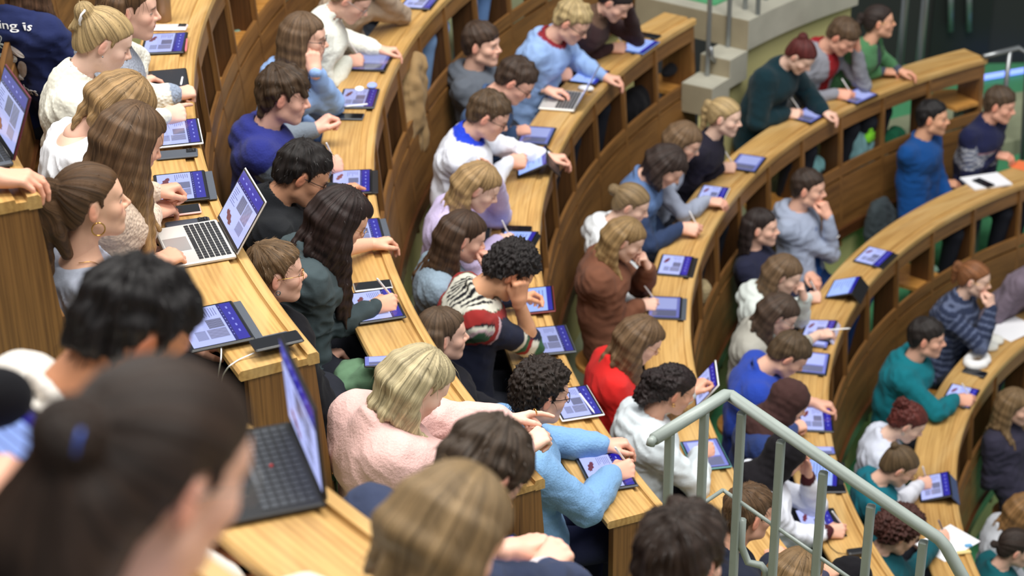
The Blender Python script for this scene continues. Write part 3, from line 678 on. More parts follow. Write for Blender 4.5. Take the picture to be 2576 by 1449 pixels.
    if fem:
        for s in (1, -1): f.ell(Ch+fw*.085-tu*.03+rt*s*.06, (.052, .052, .056), .05)
    for s in (1, -1):
        E, W, fd = arms[s][0], arms[s][1], arms[s][2]; b_ = bulk*wr; sleeve_ = arms[s][5].get('sleeve', sleeve)
        f.cap(Sh[s], E, (.059+ex)*b_, (.050+ex)*b_, .04)
        if sleeve_ >= .9:
            We = W-fd*.004; m_ = E+(We-E)*.55+A([0, 0, -.006]); f.cap(E, m_, (.050+ex)*b_, (.046+ex)*b_, .012); f.cap(m_, E+(We-E)*.86, (.046+ex)*b_, (.039+ex)*b_, .012); f.cap(E+(We-E)*.88, We, (.034+ex)*min(b_, 1.1), (.0325+ex)*min(b_, 1.1), .005)
        elif sleeve_ > .02: f.cap(E, E+(W-E)*sleeve_, .050*b_, .044*b_, .012)
    nd = unit(H-N)
    if not cut: f.cap(N-tu*.05, N-nd*.004, .074*bulk**.5, .066, .03)
    ncr = (.0485 if fem else .0585)*sc; fv = unit(fw-nd*(fw@nd))
    if neck == 'turtle': f.cap(N-nd*.02, N+nd*.055, ncr+.014, ncr+.008, .012); f.cap(N+nd*.03, N+nd*.2, ncr, ncr, .004, 'sub')
    elif neck == 'none' or cut: pass
    elif neck == 'half': f.cap(N-nd*.03, N+nd*.026-fw*.004, ncr+.025, ncr+.018, .018); f.cap(N+nd*.010, N+nd*.2, ncr+.006, ncr+.012, .007, 'sub')
    elif neck in ('crew', 'hood'):
        ring = [N-nd*.002+(ncr+.010)*(cos(a)*rt+sin(a)*fv)-fw*.002-nd*.014*(sin(a)+.1) for a in np.linspace(0, 2*pi, 17)]
        f.chain(ring, [.0125]*17, .012); f.cap(N+nd*.002, N+nd*.2, ncr+.003, ncr+.008, .005, 'sub')
    if neck == 'hood':
        for (o_, u_, r_, w_) in ((.085, .030, .026, .086), (.112, -.004, .034, .100), (.128, -.050, .036, .098), (.112, -.092, .028, .080)):
            tt0 = np.linspace(-1.75, 1.75, 13); ring = [N+up*(u_-.03*(1-cos(a)))+w_*sin(a)*rt-fw*(o_*cos(a)-.0 if cos(a) > 0 else .6*o_*cos(a)) for a in tt0]; f.chain(ring, [r_*(.55+.45*max(0, cos(q*.8))) for q in tt0], .010)
        f.cap(N+nd*.006, N+nd*.2, ncr+.003, ncr+.016, .008, 'sub')
    if cut:                                  # open neckline: (forward, up, right, rx, ry, rz)
        for (a, u, r, r3) in cut: f.ell(N+fw*a+tu*u+rt*r, r3, .012, 'sub')
    V, F = f.mesh(); Nn = vnormals(V, F); rel = V-N
    wq = snoise(np.stack([(rel@fw)*1., (rel@rt)*1., (rel@tu)*1.6], 1), 24)*.0035+snoise(rel, 50, 8)*.0018
    nearE = np.min([np.linalg.norm(V-arms[s][0], axis=1) for s in (1, -1)], 0); nearS = np.min([np.linalg.norm(V-Sh[s]+tu*.06, axis=1) for s in (1, -1)], 0); wq = wq*(1+1.2*np.exp(-(nearE/.10)**2))
    fold = 1-np.abs(snoise(np.stack([(rel@fw)*.8+(rel@tu)*.9, (rel@rt), (rel@tu)*1.2-(rel@fw)*.5], 1), 30, 7))*1.6
    wq = wq+np.clip(fold, -.3, 1)*.0050*(.35+np.exp(-(nearE/.12)**2)+.8*np.exp(-(nearS/.13)**2)+.5*np.exp(-(np.linalg.norm(V-Mi, axis=1)/.2)**2))
    wq = wq*smooth01(np.linalg.norm(V-N, axis=1), .06, .15)
    amp_ = {'cotton': 1.25, 'knit': .9, 'rib': .8, 'fleece': .7, 'sherpa': .6, 'denim': 1.2, 'cable': .9}[kind]; V = V+Nn*(wq*amp_)[:, None]
    def dcap(P, a, b): u = b-a; t = np.clip((P-a)@u/(u@u+1e-9), 0, 1); return np.linalg.norm(P-a-t[:, None]*u, axis=1), t
    C = np.tile(tc, (len(V), 1)); hgt = (V-Pv)@tu
    darm, ta = {}, {}
    for s in (1, -1):
        d1, t1 = dcap(V, Sh[s], arms[s][0]); d2, t2 = dcap(V, arms[s][0], arms[s][1]); darm[s] = np.minimum(d1-.058, d2-.046); ta[s] = np.where(d1-.058 < d2-.046, t1*.53, .53+t2*.47)
    dt = np.min([dcap(V, a, b)[0]-ra for (a, b, ra, rb) in caps[:4]+caps[6:10]], 0); isarm = (np.minimum(darm[1], darm[-1]) < dt-.004) & (np.minimum(darm[1], darm[-1]) < .035); tt_ = np.where(darm[1] < darm[-1], ta[1], ta[-1])
    if armcol is not None: C[isarm] = lin(armcol)
    if stripes is not None: C = stripes(C, hgt, isarm, tt_, V, Pv, fw, rt, Ls)
    if cuff is not None: C[isarm & (tt_ > .955)] = lin(cuff)
    if neckcol is not None: C[((V-N)@nd > -.012) & (np.linalg.norm(V-N, axis=1) < .105)] = lin(neckcol)
    GV, GF = V, F
    gar = link(topname, mesh_from(topname, V-org, F, True, {'Col': C}), FAB[kind], body)
    # ---- trousers and shoes
    f = Field(np.min([Pv, *[l[1] for l in legs.values()], *[l[2] for l in legs.values()]], 0)-.19, np.max([Pv, *[l[1] for l in legs.values()]], 0)+.16, .013 if near else .017)
    for s in (1, -1):
        hp, kn, ft = legs[s]; f.cap(Pv+rt*s*.07, Pv+rt*s*.07+up*.05, .112*sc, .108*sc, .04); f.cap(hp, kn, .092, .068, .03); f.cap(kn, ft-up*.02, .066, .05, .02)
    V, F = f.mesh(); link('trousers', mesh_from('trousers', V-org, F, True, {'Col': np.tile(lin(trous), (len(V), 1))}), FAB['denim'], body)
    for s in (1, -1):
        ft = legs[s][2]; f = Field(ft-A([.2, .2, .1]), ft+A([.2, .2, .1]), .012); q = ft-up*.05; f.cap(q-fw*.03, q+fw*.12, .04, .036, 0); f.cap(q-fw*.02, ft, .036, .04, .01)
        V, F = f.mesh(); V[:, 2] = np.maximum(V[:, 2], Zk-FLOOR+.004); link('shoe', mesh_from('shoe', V-org, F, True, {'Col': np.tile(lin(34, 34, 38), (len(V), 1))}), FAB['denim'], body)
    # ---- hair / scarf
    dn = RH.T@A([0, 0, -1.]); style = hair[0]; kw = dict(hair[2]) if len(hair) > 2 else {}
    wn = kw.pop('wisps', None)
    hg = .0042 if hi else (.0048 if near else .0058)
    def pushh(p): return RH.T@(push_world(H+RH@(p*hs), .020)-H)/hs
    if style == 'hijab':
        hv, fv = hijab(hg, nb, dn, pushh, kw); cv = np.tile(lin(hair[1]), (len(hv), 1)); link('headscarf', mesh_from('headscarf', hv*hs@RH.T+H-org, fv, True, {'Col': cv}), FAB['cotton'], body)
    else:
        V, F, C, ST = hair_mesh(style, RH, dn, hg, lin(hair[1]), tip=lin(kw.pop('tip')) if 'tip' in kw else None, push=pushh, rnd=rnd, **kw)
        nw = wn if wn is not None else {'short': 260, 'curly': 320, 'curlylong': 320, 'updo': 220, 'buzz': 0, 'pony': 40, 'bun': 40}.get(style, 80)
        if nw and dist < 9.5:
            ax = unit(A([0, -.045, .09])) if style in ('short', 'curly') else A([0, -.08, .997]) if style in ('long', 'half', 'locks', 'longback') else unit(A(kw.get('pole', (0, -.112, .03)))-A([0, -.01, 0]))
            w = wisp_mesh(V, F, ST, C, 'long' if style in ('long', 'half', 'locks', 'longback') else ('pull' if style in ('pony', 'bun') else 'short'), ax, rnd, nw, .05 if style in ('long', 'half', 'longback') else .028, dn)
            V, F, C, ST = np.concatenate([V, w[0]]), np.concatenate([F, w[1]+len(V)]), np.concatenate([C, w[2]]), np.concatenate([ST, w[3]])
        link('hair', mesh_from('hair', V*hs@RH.T+H-org, F, True, {'Col': C, 'st': ST}), M_HAIR, body)
    X = lambda p: RH@(A(p)*hs)+H-org
    if glasses:
        b = MB(); gc = M_GOLD if glasses == 'gold' else (M_STEEL if glasses == 'steel' else M_LENS); r_ = .0011 if glasses in ('gold', 'steel') else .0018
        for s in (-1, 1):
            b.tube([X((s*.033+.0225*cos(a), .100-.006*abs(cos(a))*(1 if s*cos(a) > 0 else .2), .000+.0195*sin(a))) for a in np.linspace(0, 2*pi, 17)], r_, 6)
            b.tube([X((s*.0555, .093, .006)), X((s*.072, .05, .008)), X((s*.080, -.002, .010)), X((s*.080, -.018, -.004))], r_, 6)
        b.tube([X((-.0105, .101, .004)), X((0, .105, .007)), X((.0105, .101, .004))], r_, 6); b.build('glasses', gc, body)
    return dict(gar=(GV, GF), body=body, H=H, RH=RH, hs=hs, X=X, N=N, arms=arms, fw=fw, rt=rt, tu=tu, org=org, Pv=Pv, Ch=Ch, near=near, Zk=Zk, k=k, phi=phi, Mi=Mi)
def hijab(h, nb, dn, push, kw):
    f = Field((-.16, -.19, -.36), (.16, .2, .17), h); f.ell((0, -.014, .036), (.093, .114, .100)); f.ell((0, -.012, -.045), (.090, .095, .10), .03)
    nb = np.asarray(nb); f.cap((0, -.01, -.08), nb+A([0, .01, -.0]), .084, .125, .03); f.ell(nb+A([0, .03, -.03]), (.15, .12, .07), .04)
    f.ell((0, .105, -.015), (.060, .075, .088), .012, 'sub')
    V, F = f.mesh(); N = vnormals(V, F); V = V+N*(.0035*snoise(V*A([1, 1, 2.2]), 38)+.0015*snoise(V, 90))[:, None]; return V, F
def hand_point(pr, s, p):                    # point of a hand in world space (fingers x, thumb y, back z)
    E, W, fd, bn, pose, sp = pr['arms'][s]; y = np.cross(bn, fd)*(1 if s == 1 else -1); return W+fd*p[0]+y*p[1]+bn*p[2]
def bracelet(pr, s, mat, off=-.012, r=.0325, name='bracelet', th=.003):
    E, W, fd, bn, pose, sp = pr['arms'][s]; y = np.cross(bn, fd); c = W+fd*off-pr['org']; b = MB(); b.tube([c+r*(cos(a)*y+sin(a)*bn*.9) for a in np.linspace(0, 2*pi, 21)], th, 6); b.build(name, mat, pr['body'])
def earring(pr, s, r=.0, mat=None):
    X = pr['X']; b = MB(); c = A([s*.081, -.004, -.036])
    if r: b.tube([X(c+A([.0, r*sin(a)*.95, -r+r*cos(a)])) for a in np.linspace(0, 2*pi, 25)], .0022, 6)
    else: b.lathe([(.0005, -.003), (.004, -.001), (.004, .001), (.0005, .003)], 8, frame(X(c+A([s*.002, .002, 0])), A([0, 1., 0]), A([0, 0, 1.]), A([1., 0, 0])))
    b.build('earring', mat or M_GOLD, pr['body'])
# ================================================================ the audience
def st_ethnic(C, hgt, isarm, tt, V, Pv, fw, rt, Ls):
    nav, cr, rd, gr, pk, bk = (lin(c) for c in ((34, 38, 58), (216, 214, 200), (150, 46, 44), (58, 96, 70), (196, 168, 176), (30, 30, 36)))
    C[:] = nav; Nn_ = Pv+(V[np.argmax((V-Pv)[:, 2])]-Pv); w = np.linalg.norm(V-Nn_, axis=1)+.004*np.sin((V@rt)*70)
    for lo, hi, c in ((0, .15, bk), (.15, .19, cr), (.19, .195, gr), (.195, .255, rd), (.255, .262, bk), (.262, .275, cr), (.275, .285, pk), (.285, .297, gr), (.297, .302, rd)): C[(w > lo) & (w <= hi) & ~isarm] = c
    C[(w < .15) & (np.sin((V@rt)*200+6*np.sin((V@fw)*20)) > .1) & ~isarm] = cr
    for lo, hi, c in ((.0, .04, cr), (.04, .10, rd), (.10, .12, pk), (.36, .39, cr), (.39, .42, gr), (.42, .45, rd), (.45, .50, cr), (.50, .53, gr)): C[isarm & (tt > lo) & (tt <= hi)] = c
    return C
def st_nordic(C, hgt, isarm, tt, V, Pv, fw, rt, Ls):
    h = hgt/Ls; m = (h > .42) & (h < .70) & ~isarm | isarm & (tt > .12) & (tt < .45); z = np.sin((V@rt+V@fw)*150)*np.sin(hgt*190)
    C[m] = lin(120, 128, 150); C[m & (z > .1)] = lin(196, 198, 206); C[m & (np.abs(h-.56) < .02) & (z < 0)] = lin(56, 58, 92); C[~isarm & (h > .68) & (h < .71)] = lin(170, 130, 140); return C
def st_puffer(C, hgt, isarm, tt, V, Pv, fw, rt, Ls):
    q = np.where(isarm, tt*.53, hgt); C[np.sin(q*2*pi/.045) > .55] = lin(92, 102, 130); return C
def st_redtee(C, hgt, isarm, tt, V, Pv, fw, rt, Ls):
    m = ((V-Pv)@fw > .04) & (np.abs((V-Pv)@rt) < .055) & ~isarm; C[m] = lin(146, 34, 40); return C
def st_bluetee(C, hgt, isarm, tt, V, Pv, fw, rt, Ls):
    m = ((V-Pv)@fw > .04) & (np.abs((V-Pv)@rt) < .05) & ~isarm; C[m] = lin(34, 74, 136); return C
def st_greytee(C, hgt, isarm, tt, V, Pv, fw, rt, Ls):
    m = ((V-Pv)@fw > .04) & (np.abs((V-Pv)@rt) < .05) & ~isarm; C[m] = lin(58, 64, 78); return C
TAN = (206, 152, 120); FAIR = (230, 184, 162); PALE = (234, 196, 176)
P = {}
# --- first row from the left
P['hoodie'] = person(1, 78, -78, 'person in a navy hoodie with white lettering on the back, head out of the picture', dz=.47, yaw=40, body_yaw=52, pitch=10, fem=True, hair=('long', (92, 66, 48), dict(L=.24)), top=('cotton', (36, 44, 84)), neck='hood', topname='hoodie', seatR=.55)
P['sherpa'] = person(1, 330, 22, 'person in a grey hood and cream fleece sleeves, fist on the desk edge', dz=.46, pitch=10, yaw=-6, fem=True, skin=FAIR, hair=('longback', (100, 74, 50), dict(L=.16, az0=100)), top=('sherpa', (150, 156, 170)), armcol=(228, 226, 214), neck='hood', cuff=(140, 152, 172), topname='hoodie', bulk=1.1,
    rh=dict(p=(478, 229), pose='fist', el=(372, 250), elz=.03), lh=dict(p=(372, 198), pose='relax', el=(338, 148), elz=.05), eye=.5)
P['knit'] = person(1, 262, 104, 'blond person with a clipped bun in a cream lace-knit sweater, finger pointing', dz=.46, pitch=24, yaw=4, fem=True, skin=PALE, hair=('bun', (196, 168, 120), dict(pole=(0, -.095, .070), vol=1.15, tail=1, extra=[((0, -.115, .05), (0, -.135, .0), .020, .008), ((.015, -.11, .05), (.02, -.125, .01), .014, .006)])), top=('cable', (228, 226, 212)), neck='half', rh=dict(p=(455, 284), pose='point', z=.05), hi=True)
P['tshirt'] = person(1, 306, 268, 'bent-over person with straight blond hair in a white T-shirt', dz=.40, pitch=46, yaw=4, fem=True, skin=FAIR, hair=('long', (172, 138, 94), dict(L=.24, az0=80)), top=('cotton', (234, 236, 242)), neck='none', cut=[(-.045, .035, 0, (.082, .092, .055))], sleeve=.02, topname='t_shirt', seatR=.48)
P['brown'] = person(1, 332, 352, 'person hidden behind very long brown hair hanging to the desk', dz=.45, pitch=26, yaw=8, fem=True, hair=('long', (108, 82, 58), dict(L=.46, tip=(190, 152, 102), az0=55)), top=('sherpa', (206, 184, 164)), rh=dict(p=(420, 520), pose='relax', z=.06), lh=dict(p=(432, 470), pose='curl', z=.12), topname='fleece', hi=True)
P['pony'] = person(1, 230, 508, 'person with a sleek ponytail, gold hoop earring and open grey cardigan', dz=.46, pitch=0, yaw=0, fem=True, skin=(226, 178, 150), hair=('pony', (96, 70, 46), dict(L=.29, vol=1., pole=(.012, -.098, .062), extra=[((.02, -.125, .02), (.03, -.12, -.06), .024, .028), ((.03, -.12, -.06), (.035, -.10, -.14), .028, .020)])), top=('cotton', (160, 166, 182)), neck='none', cut=[(.105, -.05, 0, (.095, .095, .165)), (.02, .035, 0, (.100, .100, .072))], rh=dict(p=(438, 640), pose='relax', z=.05, sleeve=.55), hi=True, eye=.85, topname='cardigan', seatR=.47)
# --- second row
P['beige'] = person(2, 930, -105, 'person in a beige top, only an arm on the desk in the picture', dz=.45, pitch=15, hair=('short', (80, 60, 44)), top=('cotton', (168, 148, 128)), rh=dict(h=(.08, .05, -.05), el=(1012, 38)))
P['turtle'] = person(2, 884, -4, 'person in a white turtleneck sweater bending over a tablet, glasses on', dz=.43, pitch=34, yaw=-4, fem=True, skin=FAIR, hair=('bun', (150, 116, 82)), top=('cable', (230, 232, 222)), neck='turtle', rh=dict(p=(905, 152), pose='pen'), lh=dict(p=(988, 124), pose='drape'), glasses='steel', wr=1.15)
P['bluehood'] = person(2, 768, 95, 'person with long brown hair resting the cheek on a hand, light blue hoodie', dz=.44, pitch=8, yaw=-6, fem=True, skin=FAIR, hair=('long', (116, 92, 70), dict(L=.24, tip=(150, 122, 90))), top=('cotton', (142, 174, 224)), neck='hood', topname='hoodie', rh=dict(h=(.070, .045, -.062), fd=(-.25, -.15, 1), bn=(.9, .4, .1), pose='relax', el=(838, 262)), glasses='black', eye=.7, wr=1.1)
P['varsity'] = person(2, 716, 240, 'person with wavy dark hair in a navy hoodie with grey sleeves, hand raised', dz=.44, pitch=16, yaw=-2, skin=(230, 180, 160), hair=('short', (80, 62, 46), dict(vol=1.55, amp=1.8, fringe=.012, extra=[((.04, .06, .07), (.05, .085, .04), .022, .012), ((-.03, .07, .08), (-.03, .095, .05), .022, .012), ((.03, -.07, -.05), (.03, -.085, -.09), .03, .02)])), top=('fleece', (44, 50, 122)), armcol=(118, 128, 140), neck='hood', topname='hoodie', lh=dict(p=(818, 300), pose='curl', z=.13, tilt=.7, cuffcol=1), rh=dict(p=(848, 412), pose='pen', z=.05, a=40), hi=True, bulk=1.05)
P['blacksweater'] = person(2, 762, 436, 'person with black hair and glasses in a black zip-neck sweater', dz=.43, pitch=28, yaw=-4, skin=TAN, hair=('short', (38, 33, 32), dict(vol=1.2, amp=1.4)), top=('knit', (30, 32, 36)), neck='half', glasses='black', hi=True, lh=dict(p=(880, 470), pose='relax'), bulk=1.05)
P['wavy'] = person(2, 858, 552, 'person with long dark wavy hair writing on a tablet, grey-green top, bare left forearm', dz=.42, pitch=30, yaw=0, fem=True, skin=(230, 180, 152), hair=('locks', (50, 37, 35), dict(L=.42, amp=2.2, vol=1.1, az0=60)), top=('cotton', (66, 78, 82)), rh=dict(p=(986, 762), pose='pen', el=(805, 838), elz=-.02), lh=dict(p=(968, 604), pose='drape', z=.035, sleeve=.2), glasses='gold', hi=True, seatR=.44)
P['cropped'] = person(2, 692, 686, 'person with short cropped hair, thin round glasses and a small ear hoop', dz=.44, pitch=4, yaw=-2, fem=True, skin=FAIR, hair=('short', (124, 98, 70), dict(vol=.75, amp=1.)), top=('cotton', (26, 26, 30)), hi=True, eye=.75, glasses='gold', rh=dict(p=(836, 1008), z=-.2, pose='relax'), lh=dict(p=(846, 886), z=-.14, pose='curl'))
P['pink'] = person(2, 1050, 968, 'person with streaked blond hair in a fluffy pink sweater, hands held together', dz=.47, pitch=36, yaw=-2, roll=0, fem=True, skin=PALE, hair=('half', (206, 190, 150), dict(L=.19, vol=1.25, tip=(222, 206, 160), az0=98, amp=1.6)), top=('fleece', (226, 186, 180)), rh=dict(p=(1362, 1095), pose='curl', z=.13, tilt=.35), lh=dict(p=(1322, 1048), pose='point', z=.15, tilt=-.05), hi=True, bulk=1.22, wr=1.15, seatR=.46)
P['jeansa'] = person(2, 1000, -212, 'person above the top edge, light blue jeans showing under the second desk', dz=.45, pitch=15, hair=('short', (70, 54, 42)), top=('cotton', (90, 96, 110)), trous=(132, 166, 212))
P['jeansb'] = person(2, 1122, -292, 'person above the top edge, medium blue jeans under the far end of the second desk', dz=.45, pitch=15, fem=True, hair=('long', (90, 66, 46), dict(L=.2)), top=('cotton', (200, 200, 205)), trous=(112, 148, 200))
# --- third row
P['dark'] = person(3, 1548, 4, 'person in a dark brown knit with a fringed scarf, head propped on a hand', dz=.42, pitch=34, yaw=-4, fem=True, skin=FAIR, hair=('bun', (44, 36, 36)), top=('knit', (64, 44, 46)), neck='turtle', neckcol=(104, 80, 66), rh=dict(p=(1566, 120), pose='pen'), lh=dict(h=(-.085, .03, .02), fd=(.2, -.1, 1), bn=(-1, .2, 0), el=(1600, 98)))
P['bluecurly'] = person(3, 1440, 55, 'person with blond hair in a light blue hoodie gripping the desk edge', dz=.46, pitch=30, yaw=-4, skin=FAIR, hair=('short', (200, 176, 128), dict(vol=1.3, amp=2.)), top=('cotton', (146, 176, 224)), neck='hood', topname='hoodie', neckcol=(128, 40, 48), glasses='black', rh=dict(p=(1428, 187), pose='pen'), lh=dict(p=(1548, 196), pose='drape', z=.02), bulk=1.12, wr=1.1)
P['greyhood'] = person(3, 1213, 112, 'person with a dark fringe looking ahead in a charcoal hoodie', dz=.43, pitch=2, yaw=-6, skin=FAIR, hair=('short', (78, 60, 48), dict(vol=1.35, fringe=.02)), top=('cotton', (94, 100, 110)), neck='hood', topname='hoodie', eye=.8, lh=dict(p=(1405, 228), pose='relax', z=.06))
P['navyglasses'] = person(3, 1298, 203, 'person with glasses in a slate blue sweater bending over a tablet', dz=.42, pitch=34, yaw=-2, skin=(232, 180, 158), hair=('short', (74, 58, 48), dict(vol=1.2, amp=1.8)), top=('cotton', (62, 84, 120)), rh=dict(p=(1322, 326), pose='curl'), glasses='black')
P['whiteshirt'] = person(3, 1230, 290, 'person in a white long-sleeved shirt with a bright blue collar', dz=.47, pitch=24, yaw=-2, skin=(232, 184, 162), hair=('short', (98, 78, 58), dict(vol=1.1, amp=1.6)), top=('cotton', (230, 234, 246)), neck='half', neckcol=(40, 66, 200), rh=dict(p=(1312, 404), pose='pen', z=.11), lh=dict(p=(1408, 394), pose='drape', z=.04), glasses='black', bulk=1.1, topname='shirt')
P['lavender'] = person(3, 1205, 470, 'person in a lavender fleece holding back light hair with one hand', dz=.43, pitch=28, yaw=-2, fem=True, skin=PALE, hair=('longback', (178, 146, 102), dict(L=.22, az0=105)), top=('fleece', (202, 188, 226)), lh=dict(h=(-.068, .055, .055), fd=(.25, -.25, .9), bn=(-.8, .4, .3), el=(1255, 545), pose='flat'), rh=dict(p=(1284, 604), pose='pen', z=.06), wr=1.1, hi=True)
P['cable'] = person(3, 1166, 595, 'person with long brunette hair in a blue-grey cable sweater, hand at the mouth', dz=.43, pitch=18, yaw=2, fem=True, skin=FAIR, hair=('long', (78, 58, 44), dict(L=.36, tip=(120, 88, 58), az0=100)), top=('cable', (132, 150, 166)), rh=dict(h=(.02, .110, -.095), fd=(-.2, -.15, 1), bn=(.4, .9, 0), pose='curl'), hi=True, eye=.5)
P['ethnic'] = person(3, 1283, 682, 'person with curly black hair in a multicolour banded sweater, fist at the cheek', dz=.42, pitch=40, yaw=-2, skin=(214, 160, 124), hair=('curly', (42, 37, 37), dict(vol=1.05)), top=('knit', (34, 38, 58)), stripes=st_ethnic, rh=dict(h=(.085, .035, -.035), fd=(.1, .1, 1), bn=(.9, .4, .1), pose='fist', el=(1338, 868), sleeve=.12), lh=dict(p=(1328, 746), pose='pen', z=.06), hi=True, bulk=1.08)
P['parting'] = person(3, 1113, 842, 'person with centre-parted brown hair low behind the blond head', dz=.42, pitch=4, yaw=2, fem=True, skin=FAIR, hair=('longback', (100, 80, 62), dict(L=.25, az0=100)), top=('cotton', (30, 30, 36)), rh=dict(p=(1220, 948), z=-.16, pose='relax'), eye=.6)
P['fleece'] = person(3, 1362, 990, 'person with curly dark hair and glasses in a pale blue fleece jacket', dz=.45, pitch=13, yaw=2, skin=(232, 182, 160), hair=('curly', (50, 40, 35), dict(vol=1.0)), top=('fleece', (126, 168, 212)), neck='half', rh=dict(p=(1580, 1182), pose='pen'), lh=dict(p=(1558, 1112), pose='drape', z=.05), glasses='black', hi=True, bulk=1.1, wr=1.12, topname='jacket', trous=(34, 38, 64), eye=.4)
# --- fourth row
P['green'] = person(4, 2212, 54, 'person with a dark ponytail in a green cardigan looking to the right', dz=.47, pitch=-2, yaw=42, body_yaw=12, fem=True, skin=(222, 168, 140), hair=('pony', (58, 46, 42), dict(L=.18, pole=(0, -.105, .03))), top=('knit', (92, 146, 100)), stripes=st_greytee, topname='cardigan', rh=dict(p=(2248, 180), pose='relax', z=.05), lh=dict(p=(2288, 182), pose='relax', z=.05), glasses='gold', eye=.8, cuff=(84, 92, 108))
P['redtee'] = person(4, 2120, 92, 'person in an open grey hoodie over a dark red shirt, head on one hand', dz=.45, pitch=32, yaw=4, skin=(228, 172, 148), hair=('short', (104, 82, 62), dict(vol=1.3, fringe=.01)), top=('cotton', (140, 142, 152)), neck='hood', stripes=st_redtee, topname='hoodie', rh=dict(p=(2130, 240), pose='pen'), lh=dict(h=(-.070, .06, -.02), fd=(.15, -.1, 1), bn=(-.9, .3, 0), el=(2172, 216)))
P['redbun'] = person(4, 2014, 140, 'person with a dark red bun in a dark teal half-zip fleece', dz=.47, pitch=36, yaw=2, fem=True, skin=PALE, hair=('bun', (100, 44, 42), dict(pole=(0, -.07, .092), vol=1.05)), top=('fleece', (24, 48, 56)), neck='half', rh=dict(p=(2006, 287), pose='pen'), lh=dict(p=(2098, 288), pose='drape', z=.03), bulk=1.12, wr=1.12)
P['blondtop'] = person(4, 1824, 294, 'blond person with tied back hair in a sheer black top', dz=.45, pitch=10, yaw=2, fem=True, skin=PALE, hair=('pony', (196, 168, 120), dict(L=.2, pole=(0, -.1, .04))), top=('cotton', (36, 34, 46)), rh=dict(p=(1843, 421), pose='pen'), eye=.7)
P['greysleeve'] = person(4, 1722, 356, 'person with straight light brown hair and clear glasses, grey sleeves', dz=.44, pitch=24, fem=True, skin=FAIR, hair=('long', (128, 102, 76), dict(L=.24, az0=75)), top=('cotton', (158, 166, 186)), rh=dict(p=(1810, 508), pose='relax', z=.05), glasses='steel')
P['denim'] = person(4, 1678, 418, 'person with wavy dark hair in a two-tone blue top holding a white pen', dz=.42, pitch=40, fem=False, skin=FAIR, hair=('locks', (64, 51, 46), dict(L=.12, az0=76, amp=2.)), top=('cotton', (90, 116, 160)), armcol=(48, 62, 92), rh=dict(p=(1745, 577), pose='pen', z=.06))
P['whitehood'] = person(4, 1588, 514, 'person with light brown hair and a white hood behind the brown sweater', dz=.42, pitch=20, fem=True, skin=PALE, hair=('bun', (150, 126, 92)), top=('cotton', (228, 232, 236)), neck='hood', topname='hoodie')
P['brownsweater'] = person(4, 1574, 602, 'person with half-tied blond hair in a loose brown sweatshirt', dz=.44, pitch=26, fem=True, skin=PALE, hair=('half', (160, 130, 88), dict(L=.22, tip=(196, 164, 112), az0=100)), top=('cotton', (116, 76, 58)), rh=dict(p=(1644, 766), pose='pen', el=(1558, 812), elz=-.05), lh=dict(h=(-.02, .100, -.11), fd=(.1, -.3, .9), bn=(-.3, .9, 0), pose='curl', el=(1612, 720)), bulk=1.12, wr=1.15, trous=(40, 42, 50), topname='sweatshirt')
P['red'] = person(4, 1612, 856, 'person with long wavy brown hair and glasses in a bright red sweater', dz=.42, pitch=28, fem=True, skin=FAIR, hair=('locks', (122, 96, 70), dict(L=.28, az0=80, amp=1.8)), top=('knit', (222, 44, 42)), glasses='gold')
P['curlyup'] = person(4, 1694, 980, 'person with dark curly hair piled up in a white hoodie', dz=.45, pitch=18, fem=True, skin=(224, 172, 146), hair=('updo', (46, 36, 36), dict(pole=(0, -.105, .01), vol=1.1, extra=[((0, -.12, -.02), (.0, -.15, -.08), .05, .03), ((.03, -.11, -.04), (.04, -.14, -.09), .035, .02)])), top=('cotton', (216, 226, 232)), neck='hood', topname='hoodie', rh=dict(p=(1788, 1132), pose='pen', el=(1752, 1222), elz=.03), lh=dict(p=(1764, 960), pose='curl', z=.16, tilt=.6), bulk=1.12, wr=1.15)
P['railman'] = person(4, 1884, 1290, 'person with short brown hair in a dark sweater right behind the railing posts', dz=.45, pitch=10, skin=(230, 176, 150), hair=('short', (104, 80, 58), dict(vol=.9)), top=('cotton', (36, 40, 54)), eye=.4, rh=dict(p=(1962, 1390), pose='relax'))
P['crown'] = person(4, 2004, 1452, 'person seen only as a light brown crown at the bottom edge under the railing', dz=.43, pitch=20, fem=True, hair=('long', (140, 112, 78), dict(L=.2)), top=('cotton', (60, 60, 80)), rh=dict(p=(2092, 1432), pose='fist', z=.05))
# --- fifth row
P['bluesweater'] = person(5, 2346, 296, 'dark haired person in a royal blue sweater looking to the right', dz=.50, pitch=0, yaw=28, body_yaw=8, skin=(222, 168, 136), hair=('short', (38, 35, 36), dict(vol=.85)), top=('knit', (24, 78, 146)), eye=.8, beard=.35, rh=dict(p=(2398, 462), z=-.06, pose='relax'))
P['nordic'] = person(5, 2516, 264, 'person with folded arms in a navy sweater with a grey patterned band', dz=.48, pitch=10, yaw=24, body_yaw=8, skin=(226, 170, 146), hair=('short', (94, 76, 60), dict(vol=1.35, fringe=.01)), top=('knit', (38, 42, 78)), stripes=st_nordic, neck='half', rh=dict(p=(2530, 392), z=.08, pose='relax'), lh=dict(p=(2470, 398), z=.06, pose='curl'))
P['chin'] = person(5, 2034, 474, 'person in an open grey hoodie with the chin on a fist', dz=.50, pitch=4, yaw=8, skin=(228, 178, 154), hair=('short', (66, 52, 44), dict(vol=.95)), top=('cotton', (154, 164, 186)), neck='hood', stripes=st_bluetee, topname='hoodie', rh=dict(h=(.02, .115, -.095), fd=(-.1, -.4, .9), bn=(.3, .9, .1), pose='curl', el=(2090, 640)), lh=dict(p=(2050, 700), z=-.04, pose='relax'), eye=.7, trous=(36, 60, 108))
